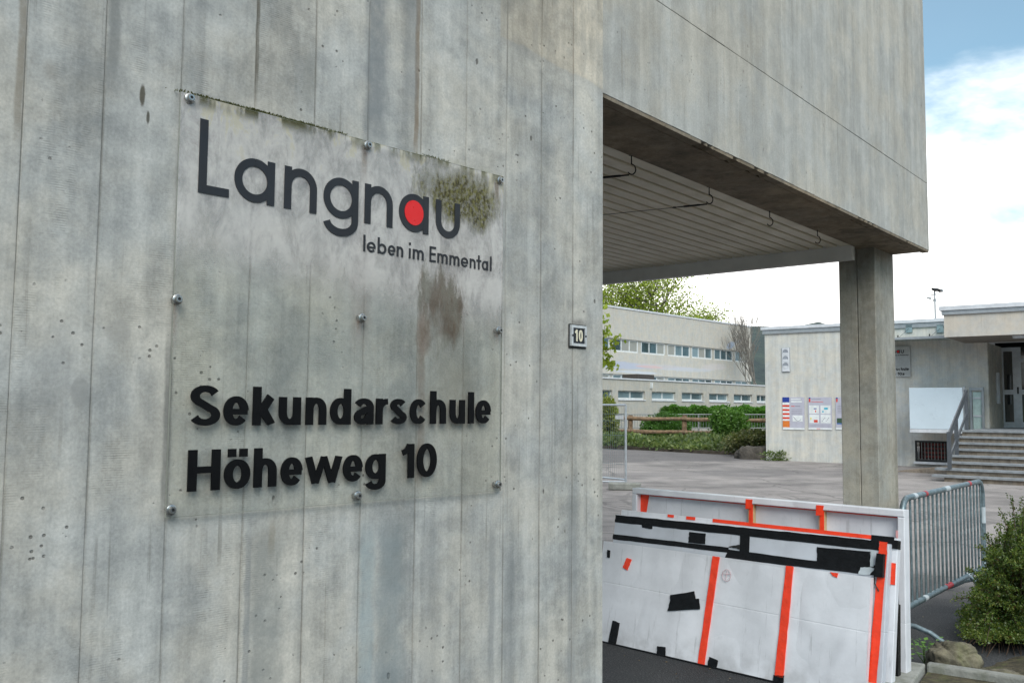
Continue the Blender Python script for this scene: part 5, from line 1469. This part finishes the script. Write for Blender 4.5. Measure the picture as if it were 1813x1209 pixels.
G7 = leafmat('cotoneaster_leaf', [(.025, .055, .012), (.05, .095, .018), (.085, .135, .025), (.17, .20, .045)], rough=.4, trans=.2)
G8 = leafmat('red_berry_leaf', [(.10, .02, .015), (.16, .05, .02), (.10, .09, .02)])
def bush(name, lab, cat, base, r, n, size, m, seed, floor=0.0, stems=7, clumps=20, spread=.3, group=None, shell=.5):
    b = thing(name, lab, cat, loc=base, group=group); rg = np.random.default_rng(seed)
    p, nr = cloud_pts(rg, n, (0, 0, r[2] * .95), r, clumps, spread, shell, floor=.02)
    v, f = leaf_quads(p, nr, size, rg); npmesh('foliage', v, f, m, b)
    mb = MB()
    for i in range(stems):
        a = rg.uniform(0, 6.28); q = rg.uniform(.2, .6)
        mb.tube([(0, 0, -.05), (r[0] * q * .5 * math.cos(a), r[1] * q * .5 * math.sin(a), r[2] * .7), (r[0] * q * math.cos(a), r[1] * q * math.sin(a), r[2] * 1.5)], [.03, .02, .008], 5)
    mb.build('stem', M['bark'], b); return b
def size_at(px0, px1, Y): return abs(atY(px1, 700, Y).x - atY(px0, 700, Y).x)

YB = 44.0
def gp(px, Y): p = atY(px, 700, Y); return Vector((p.x, p.y, 0))
def zof(py, Y, px=1200): return atY(px, py, Y).z
# planting bed with a ragged edge
bedm = mat('bed_soil', (.07, .055, .04), .95, var=.5, bump=1, bscale=10)
ba = onz(1040, 793); bb = onz(1356, 808)
bedn = Vector((-(bb - ba).y, (bb - ba).x, 0)).normalized()
bk = [ba + Vector((-12, -1, 0)), ba, ba.lerp(bb, .35) + Vector((0, .5, 0)), ba.lerp(bb, .7) + Vector((0, -.1, 0)), bb, bb + bedn * 30, ba + bedn * 34 + Vector((-12, 0, 0))]
vs = [(p.x, p.y, .0) for p in bk] + [(p.x, p.y, .10) for p in bk]; n = len(bk)
tag(MB().add(vs, [tuple(range(n, 2 * n)), ] + [(i, (i + 1) % n, n + (i + 1) % n, n + i) for i in range(n)]).build('planting_bed', bedm), kind='structure')
rg = np.random.default_rng(9)
t_r = rg.uniform(-.35, 1.0, 15000)[:, None]; dd_ = rg.beta(1.2, 2.2, 15000)[:, None] * 9
base_ = np.array(ba)[None] + t_r * np.array(bb - ba)[None] + dd_ * np.array(bedn)[None]
base_[:, 2] = .10 + rg.uniform(0, .30, 15000) * (0.4 + .9 * (np.sin(base_[:, 0] * 1.7) * .5 + .5)) + .1 * rg.uniform(0, 1, 15000) * (dd_[:, 0] > 1)
v, f = leaf_quads(base_, np.tile([0, 0, .8], (15000, 1)), .16, rg)
tag(npmesh('ground_cover', v, f, G6, kind='stuff'), 'low green ground cover along the edge of the courtyard')
bush('clipped_bush', 'dense round dark green bush behind the wooden rail fence', 'bush', gp(1178, 44.5), (size_at(1138, 1216, 44.5) / 2, 1.0, zof(732, 44.5, 1178) / 1.95), 24000, .10, G2, 12, clumps=46, spread=.22, shell=.6)
bush('conifer_bush', 'loose bright green conifer bush at the middle of the rail fence', 'bush', gp(1288, 39), (size_at(1256, 1322, 39) / 2, .9, zof(716, 39, 1288) / 2.1), 14000, .12, G3, 13, clumps=34, spread=.22, shell=.35)
bush('olive_shrub', 'sparse olive brown shrub in front of the annex corner', 'shrub', onz(1335, 808), (1.0, .7, zof(765, 31.5, 1335) / 1.9), 5500, .10, G4, 14, clumps=18, spread=.26)
bush('yellow_shrub', 'yellow green shrub of upright shoots behind the mesh fence', 'shrub', gp(1070, 40), (size_at(1050, 1094, 40) / 2, 1.0, zof(702, 40, 1075) / 1.95), 9000, .11, G5, 15, clumps=24, spread=.25, stems=22)
rk2 = MB(); 
def rock(name, lab, loc, r, seed, m=M['stone'], rz2=0):
    import bmesh
    bm = bmesh.new(); bmesh.ops.create_icosphere(bm, subdivisions=5, radius=1); rgx = np.random.default_rng(seed)
    ks = rgx.normal(size=(10, 3)) * 1.6; ph = rgx.uniform(0, 6.28, 10); am = rgx.uniform(.02, .07, 10)
    for vtx in bm.verts:
        p = np.array(vtx.co); s = 1 + float((np.sin(ks @ p * 1.5 + ph) * am).sum())
        s += float(np.sin(ks[0] @ p * 5 + 1) * np.sin(ks[1] @ p * 6) * .03 + np.sin(ks[2] @ p * 11) * .016 + np.sin(ks[3] @ p * 19) * np.sin(ks[4] @ p * 15) * .014 + abs(np.sin(ks[5] @ p * 3.1)) * -.05) - .09 * math.exp(-((p[0] * .8 + p[2] * .5 - .1) / .05) ** 2); q = np.sign(p) * np.abs(p) ** .8; vtx.co = Vector((q[0] * r[0] * s, q[1] * r[1] * s, max(q[2] * r[2] * s, -.1) + r[2] * .1))
    me = bpy.data.meshes.new(name); bm.to_mesh(me); bm.free(); me.materials.append(m)
    me.polygons.foreach_set('use_smooth', [True] * len(me.polygons))
    o = bpy.data.objects.new(name, me); C.objects.link(o); o.location = loc; o.rotation_euler = (0, 0, rz2); return tag(o, lab, 'rock')
rock('boulder', 'dark boulder under the olive shrub by the annex corner', onz(1338, 812), (.65, .4, .38), 3, mat('dark_boulder', (.07, .06, .05), .9, var=.4, bump=1, bscale=6))
# hedge
hd = thing('clipped_hedge', 'long clipped green hedge in front of the low classroom wing', 'hedge', loc=gp(1240, 50))
rg = np.random.default_rng(31); n = 42000
a0_ = gp(1100, 52) - gp(1240, 50); a1_ = gp(1366, 50) - gp(1240, 50)
zh_ = zof(722.5, 50, 1240)
tt = rg.uniform(0, 1, n); face = rg.uniform(0, 1, n)
pt = np.array(a0_)[None] + tt[:, None] * np.array(a1_ - a0_)[None]
topz = zh_ + .06 * np.sin(tt * 40) + .05 * np.sin(tt * 93)
pt[:, 2] = np.where(face < .6, rg.uniform(0, 1, n) * topz, topz + rg.normal(0, .03, n)); pt[:, 1] += np.where(face < .6, -.6 + rg.normal(0, .06, n), rg.uniform(-.6, .6, n))
v, f = leaf_quads(pt, np.tile([0, -.5, .5], (n, 1)), .11, rg); npmesh('foliage', v, f, leafmat('hedge_leaf', [(.05, .14, .015), (.09, .22, .025), (.13, .30, .04)]), hd)
ce = MB(); M0 = Matrix.Translation((a0_ + a1_) / 2) @ Matrix.Rotation(math.atan2((a1_ - a0_).y, (a1_ - a0_).x), 4, 'Z')
ce.box(-(a1_ - a0_).length / 2, (a1_ - a0_).length / 2, -.5, .5, 0, zh_ - .08, M0).build('twig_core', mat('hedge_inner_twigs', (.03, .05, .015), .9), hd)

# wooden rail fence
YF = 42.0
rf = thing('rail_fence', 'weathered wooden rail fence with two long rails beside the courtyard', 'fence', loc=gp(1122, YF))
def rp(px, py, Y): p = atY(px, py, Y); return p - rf.location
p0 = gp(1000, YF + .5); p1 = gp(1360, YF - 2.0); dF = (p1 - p0)
for i, px in enumerate((1027, 1121, 1217, 1313)):
    t_ = (px - 1000) / 360; q = p0 + dF * t_ - rf.location
    MB().tube([(q.x, q.y + .12, -.1), (q.x + .02, q.y + .12, zof(737, YF, px) + .06)], [.12, .11], 8).build('fence_post', M['railwood'], rf, smooth=True)
for (ya, yb) in ((739, 744), (761, 768)):
    pts = []
    for k in range(13):
        t_ = k / 12; px = 1000 + 360 * t_; q = p0 + dF * t_; Yq = q.y
        z = atY(px, ya + (yb - ya) * t_, Yq).z; pts.append((q.x - rf.location.x, Yq - rf.location.y, z + .02 * math.sin(k * 2.1)))
    MB().tube(pts, [.085 + .012 * math.sin(k * 1.7) for k in range(13)], 8).build('fence_rail', M['railwood'], rf, smooth=True)
# grey metal railing further back
mr = thing('metal_railing', 'grey metal railing with thin posts behind the wooden rail fence', 'railing', loc=gp(1122, 47))
for i in range(7):
    px = 1118 + i * 39.5; q = gp(px, 47 - i * .15) - mr.location
    MB().tube([(q.x, q.y, -.1), (q.x, q.y, zof(733, 47, px))], .045, 6).build('railing_post', M['railmetal'], mr)
for py in (733.5, 757.5):
    a = gp(1080, 47.2) - mr.location; b = gp(1362, 46.0) - mr.location
    MB().tube([(a.x, a.y, zof(py, 47, 1100)), (b.x, b.y, zof(py, 46, 1350))], .028, 6).build('railing_bar', M['railmetal'], mr)
for i in range(60):
    t_ = (i + .5) / 60; a = gp(1080, 47.2).lerp(gp(1362, 46.0), t_) - mr.location
    MB().tube([(a.x, a.y, zof(757.5, 47, 1200)), (a.x, a.y, zof(733.5, 47, 1200))], .009, 4).build('railing_rod', M['railmetal'], mr)
lwall = MB().box(-4, 16, 0, .25, 0, zof(757, 47.5, 1250) - .05).build('retaining_wall', mfar); lwall.location = gp(1080, 47.6); lwall.rotation_euler = (0, 0, R(-5))
tag(lwall, 'low grey retaining wall under the metal railing', 'wall')

# trees
def tree(name, lab, base, H, spread, seed, leafm=None, nleaf=9000, lsize=.30, trunk=.22, depth=5, clump=.55, first=.28, up=.35, gap=0.0, rmin=.0):
    t0 = thing(name, lab, 'tree', loc=base); rgx = random.Random(seed); mb = MB(); tips = []
    def grow(p, d, L, r, k):
        pts = [p]; q = p; dd = d.copy()
        for i in range(4):
            dd = (dd + Vector((rgx.gauss(0, .10), rgx.gauss(0, .10), rgx.gauss(.03, .06)))).normalized(); q = q + dd * L / 4; pts.append(q)
        mb.tube(pts, [max(r * (1 - .12 * i), rmin) for i in range(5)], 6 if r > .05 else 4, caps=False)
        if k <= 2: tips.extend([pts[2], pts[3], pts[4]])
        if k == 0: return
        nb = 3 if k > 1 else 3
        for j in range(nb):
            a = rgx.uniform(0, 6.28); sp = rgx.uniform(.35, .85) * spread
            nd = (dd + Vector((math.cos(a) * sp, math.sin(a) * sp, rgx.uniform(-.05, up)))).normalized()
            grow(pts[rgx.choice((3, 4, 4, 2))], nd, L * rgx.uniform(.62, .85), r * .58, k - 1)
    grow(Vector((0, 0, -.2)), Vector((0, 0, 1)), H * first, trunk, depth)
    zmax = max(t.z for t in tips); s = H / zmax
    mb.v = [(x * s, y * s, z * s) for x, y, z in mb.v]
    mb.build('trunk', mat('pale_grey_bark', (.20, .18, .155), .9) if leafm is None else M['bark'], t0)
    if leafm is not None:
        rg2 = np.random.default_rng(seed); T_ = np.array([tuple(t * s) for t in tips])
        k = rg2.integers(0, len(T_), nleaf); p = T_[k] + rg2.normal(size=(nleaf, 3)) * clump
        v, f = leaf_quads(p, np.tile([0, 0, .0], (nleaf, 1)), lsize, rg2, .8); npmesh('crown', v, f, leafm, t0)
    return t0
def base_at(px, Y): return gp(px, Y)
YT = 84.0
tree('spring_tree', 'tall broad tree with fresh spring leaves beside the wall edge behind the school wing', base_at(1086, YT), zof(440, YT, 1112), 1.45, 5, G1, 19000, .20, .30, 5, .62, up=.25, rmin=.015)
tree('spring_tree', 'second tall spring tree with visible dark limbs above the flat school roof', base_at(1142, YT + 3), zof(455, YT, 1142), 1.5, 41, G1, 11000, .20, .28, 5, .70, up=.2, rmin=.015)
tree('spring_tree', 'smaller light green tree between the tall trees and the bare tree', base_at(1222, YT + 4), zof(524, YT + 4, 1218), 1.3, 8, G1, 9000, .20, .24, 5, .6, up=.3, rmin=.015)
tree('sparse_tree', 'thinly leaved tree with open branches among the green trees', base_at(1186, YT + 1), zof(470, YT + 1, 1166), 1.1, 17, G1, 2500, .20, .24, 5, .5, rmin=.015)
tree('bare_tree', 'slender bare tree without leaves beside the annex', base_at(1344, 64), zof(536, 64, 1342), .50, 22, None, trunk=.085, depth=6, up=.75, first=.22, rmin=.004)
# young maple whose branch shows beside the wall edge
tm_ = thing('maple_branch_tree', 'young maple reaching bright leaves past the wall edge', 'tree', loc=gp(1030, 26))
zc_ = zof(612, 26, 1075); mb = MB()
X0 = Vector((0, 0, 0)); a1 = gp(1100, 26) - gp(1030, 26)
mb.tube([(0, 0, -.1), (0, 0, zc_ - 1.2), (.1, 0, zc_ + 1)], [.09, .07, .03], 8)
br = [[(0, 0, zc_ - .7), (a1.x * .45, 0, zc_ - .3), (a1.x * .75, 0, zc_ - .05), (a1.x * 1.0, 0, zc_ + .25)], [(a1.x * .4, 0, zc_ - .35), (a1.x * .7, .1, zc_ - .45), (a1.x * .72, .1, zc_ - .6)], [(a1.x * .45, 0, zc_ - .3), (a1.x * .55, .2, zc_ + .2), (a1.x * .6, .2, zc_ + .6)]]
for b in br: mb.tube(b, [.02] + [.012] * (len(b) - 2) + [.006], 5)
mb.build('trunk', M['bark'], tm_)
rg = np.random.default_rng(77); P_ = []
for b in br:
    for k in range(90): i = rg.integers(1, len(b)); q = np.array(b[i - 1]) + (np.array(b[i]) - np.array(b[i - 1])) * rg.uniform(0, 1); P_.append(q + rg.normal(size=3) * .10)
P2, n2_ = cloud_pts(rg, 2500, (-.6, 0, zc_ + .6), (1.2, 1.2, 1.2), 20, .3)
P_ = np.vstack([np.array(P_), P2]); v, f = leaf_quads(P_, np.tile([0, 0, -.3], (len(P_), 1)), .13, rg, .9); npmesh('crown', v, f, G1, tm_)

# ------------------------------------------------------------------ near planting bed at the lower right
kz = .10
kA = onz(1606, 1169, kz); kB = onz(1813, 1200, kz)
kd = (kB - kA).normalized(); kn = Vector((-kd.y, kd.x, 0))
FK = Frame((kA.x, kA.y, 0), math.atan2(kd.y, kd.x))
xk = FK.I @ onz(1640, 1176, kz)
k0 = FK.at(1638, 1178, kz, 2).x
slab = MB().cbox(-1.2, k0, -.62, .0, -.05, kz, .008)
sl_ = MB().box(k0 - .22, k0 - .005, -.60, -.0, -.05, kz).build('kerb_slab', M['kerb'], bevel=.01); sl_.location = FK.loc; sl_.rotation_euler = (0, 0, FK.rz)
tag(sl_, 'flat grey concrete slab at the end of the kerb beside the boards', 'slab')
kb = MB().box(k0 + .005, 4.0, -.045, .03, -.05, kz + .01).build('edging_kerb', M['kerb'], bevel=.012); kb.location = FK.loc; kb.rotation_euler = (0, 0, FK.rz)
tag(kb, 'narrow mossy concrete kerb edging in front of the boulder', 'kerb')
so = MB().box(k0 + .01, 4.0, -3.0, -.05, -.05, kz - .035).build('gravel_soil', M['soil']); so.location = FK.loc; so.rotation_euler = (0, 0, FK.rz); tag(so, kind='structure')
bs = MB()
nx_, ny_ = 30, 20; vs = []; fs = []; rg = random.Random(3)
for j in range(ny_ + 1):
    for i in range(nx_ + 1):
        y = .03 + 2.2 * j / ny_; xs0 = k0 - .02 + y * .42; x = xs0 + (4.4 - xs0) * i / nx_
        e = min(i / 4, (nx_ - i) / 4, j / 2 + .4, (ny_ - j) / 3, 1); vs.append((x, y, -.02 + .14 * max(e, 0) + rg.uniform(-.012, .012)))
for j in range(ny_):
    for i in range(nx_): a = j * (nx_ + 1) + i; fs.append((a, a + 1, a + nx_ + 2, a + nx_ + 1))
so2 = bs.add(vs, fs).build('shrub_bed', M['soil'], smooth=True); so2.location = FK.loc; so2.rotation_euler = (0, 0, FK.rz); tag(so2, kind='structure')
pr_ = onz(1692, 1166, .12)
rock('boulder', 'rounded mossy boulder between the kerb and the dark spreading shrub', (pr_.x + .02, pr_.y + .08, .10), (.155, .12, .105), 8, rz2=R(-10))
pr2 = onz(1780, 1190, .12)
rock('boulder', 'flat brown boulder half buried under the dark spreading shrub', (pr2.x + .03, pr2.y + .10, .05), (.15, .09, .055), 18, rz2=R(-16))
# spreading cotoneaster
def Zy(px, py, Y): return atY(px, py, Y)
sh = thing('spreading_shrub', 'dark green spreading cotoneaster with arching sprays at the kerb', 'shrub', loc=onz(1790, 1130))
rg = np.random.default_rng(101); LP = []; LN = []; LT = []; mb = MB(); base = sh.location
tipsdef = []
Yc = base.y
def tipat(px, py, dy=0.0): return atY(px, py, Yc + dy) - base
env = [(1700, 1150, -.1), (1712, 1118, -.1), (1703, 1085, 0), (1722, 1062, 0), (1690, 1060, .05), (1730, 1030, .1), (1718, 1008, .15), (1745, 990, .2), (1735, 968, .2), (1762, 955, .25), (1748, 948, .3), (1772, 930, .3),
       (1795, 915, .35), (1775, 908, .35), (1813, 905, .35), (1830, 900, .3), (1850, 890, .3), (1793, 880, .35), (1815, 882, .3), (1845, 860, .35), (1870, 930, .2)]
for (px, py, dy) in env: tipsdef.append((tipat(px, py, dy), 1.0))
for i in range(480):
    px = rg.uniform(1700, 1950); lo = 1172; top = np.interp(px, [1690, 1720, 1745, 1775, 1813, 1950], [1130, 1050, 985, 930, 905, 880]); py = rg.uniform(top, lo)
    tipsdef.append((tipat(px, py, rg.uniform(-.45, .5)), rg.uniform(.6, 1)))
for i in range(110):
    px = rg.uniform(1722, 1900); tipsdef.append((tipat(px, rg.uniform(1130, 1178), rg.uniform(-.55, -.05)), rg.uniform(.6, 1)))
roots = [Vector((.15, .15, .05)), Vector((.35, .3, .05)), Vector((.6, .2, .05)), Vector((.1, .35, .05)), Vector((.9, .3, .05))]
for tip, l_ in tipsdef:
    root = min(roots, key=lambda r: abs(r.x - tip.x * .6 - .1) + rg.uniform(0, .3))
    mid = root.lerp(tip, .55) + Vector((0, 0, .10 + .15 * tip.z))
    N = 14; pts = []
    for k in range(N + 1):
        t_ = k / N; q = root * (1 - t_) ** 2 + mid * 2 * t_ * (1 - t_) + tip * t_ * t_
        pts.append(q)
    mb.tube(pts[::2], [.006 - .0006 * k for k in range(len(pts[::2]))], 4, caps=False)
    for k in range(int(N * .35), N):
        a, b = pts[k], pts[k + 1]; d = (b - a).normalized()
        for r_i in range(2):
            side = Vector(rg.normal(size=3)); side = (side - d * side.dot(d)); side.z *= .45; side.normalize(); sd_ = (side + d * .9).normalized(); Ls = rg.uniform(.04, .10) * (1.15 - k / N * .6)
            for m_i in range(13):
                q = a.lerp(b, rg.uniform(0, 1)) + sd_ * Ls * (m_i / 13) + Vector(rg.normal(size=3) * .006)
                LP.append(tuple(q)); LT.append(k / N); LN.append(tuple(sd_ * .8 + Vector((0, 0, .3))))
LP = np.array(LP); LN = np.array(LN); LP[:, 2] = np.maximum(LP[:, 2], .09 + rg.uniform(0, .04, len(LP)))
v, f = leaf_quads(LP, LN, .0165, rg, .6); mi_ = (rg.uniform(0, 1, len(f)) < .03).astype(np.int32); mi_[(np.array(LT) > .78) & (rg.uniform(0, 1, len(f)) < .75)] = 2
npmesh('foliage', v, f, [G7, G8, leafmat('cotoneaster_new_leaf', [(.06, .11, .015), (.11, .16, .025), (.19, .21, .04)], rough=.45, trans=.3)], sh, mi=mi_); mb.build('branch', mat('reddish_twig', (.09, .055, .035), .8), sh)
print('SHRUB leaves', len(LP))
# pale shoots at the very edge
# weeds
wd = thing('weed_clump', 'small bright green weed clump between the kerb slab and the boulder', 'weed', loc=onz(1636, 1168, .05))
rg = np.random.default_rng(55); V = []; F = []
for i in range(90):
    a = rg.uniform(0, 6.28); r = rg.uniform(.01, .15); h = rg.uniform(.02, .13); c = np.array([r * math.cos(a), r * math.sin(a) * .7, h]); s = rg.uniform(.018, .045)
    d = np.array([math.cos(a), math.sin(a), rg.uniform(-.2, .4)]); d /= np.linalg.norm(d); e = np.cross(d, [0, 0, 1]); e /= np.linalg.norm(e) + 1e-6
    b = len(V); V += [c, c + d * s * .5 + e * s * .4, c + d * s, c + d * s * .5 - e * s * .4]; F.append((b, b + 1, b + 2, b + 3))
npmesh('leaf_cluster', np.array(V), np.array(F), leafmat('weed_leaf', [(.07, .17, .02), (.13, .30, .04), (.2, .38, .06)], trans=.3), wd)
mb = MB()
for i in range(16): a = rg.uniform(0, 6.28); r = rg.uniform(.03, .12); mb.tube([(0, 0, -.02), (r * math.cos(a), r * math.sin(a) * .7, rg.uniform(.05, .12))], .0018, 4)
mb.build('stalk', mat('green_stalk', (.08, .14, .03), .6), wd)
lw2 = thing('courtyard_weed', 'little green weeds growing at the corner of the annex wall', 'weed', loc=onz(1370, 815)); rg = np.random.default_rng(56)
p, nr = cloud_pts(rg, 500, (0, -.1, .12), (.6, .15, .15), 8, .35, floor=.01); v, f = leaf_quads(p, nr, .08, rg); npmesh('leaf_cluster', v, f, G6, lw2)

# a few fallen leaves on the asphalt
rg = np.random.default_rng(91); V = []; F = []
for i in range(130):
    u_ = rg.uniform(-.3, 3.6); n_ = -abs(rg.normal(0, .35)) - .02 if i < 50 else rg.uniform(.5, 5)
    q = HF(0, 0).w(u_, n_, 0); a = rg.uniform(0, 6.28); sz = rg.uniform(.008, .022); d = np.array([math.cos(a), math.sin(a), 0]); e = np.array([-d[1], d[0], 0]); c = np.array([q.x, q.y, .004])
    b = len(V); V += [c, c + d * sz * .5 + e * sz * .3 + [0, 0, .004], c + d * sz, c + d * sz * .5 - e * sz * .3]; F.append((b, b + 1, b + 2, b + 3))
tag(npmesh('fallen_leaves', np.array(V), np.array(F), leafmat('dry_leaf', [(.10, .06, .03), (.20, .14, .07), (.30, .24, .15)], trans=.1), kind='stuff'), 'small dry leaves scattered on the asphalt around the leaning boards')
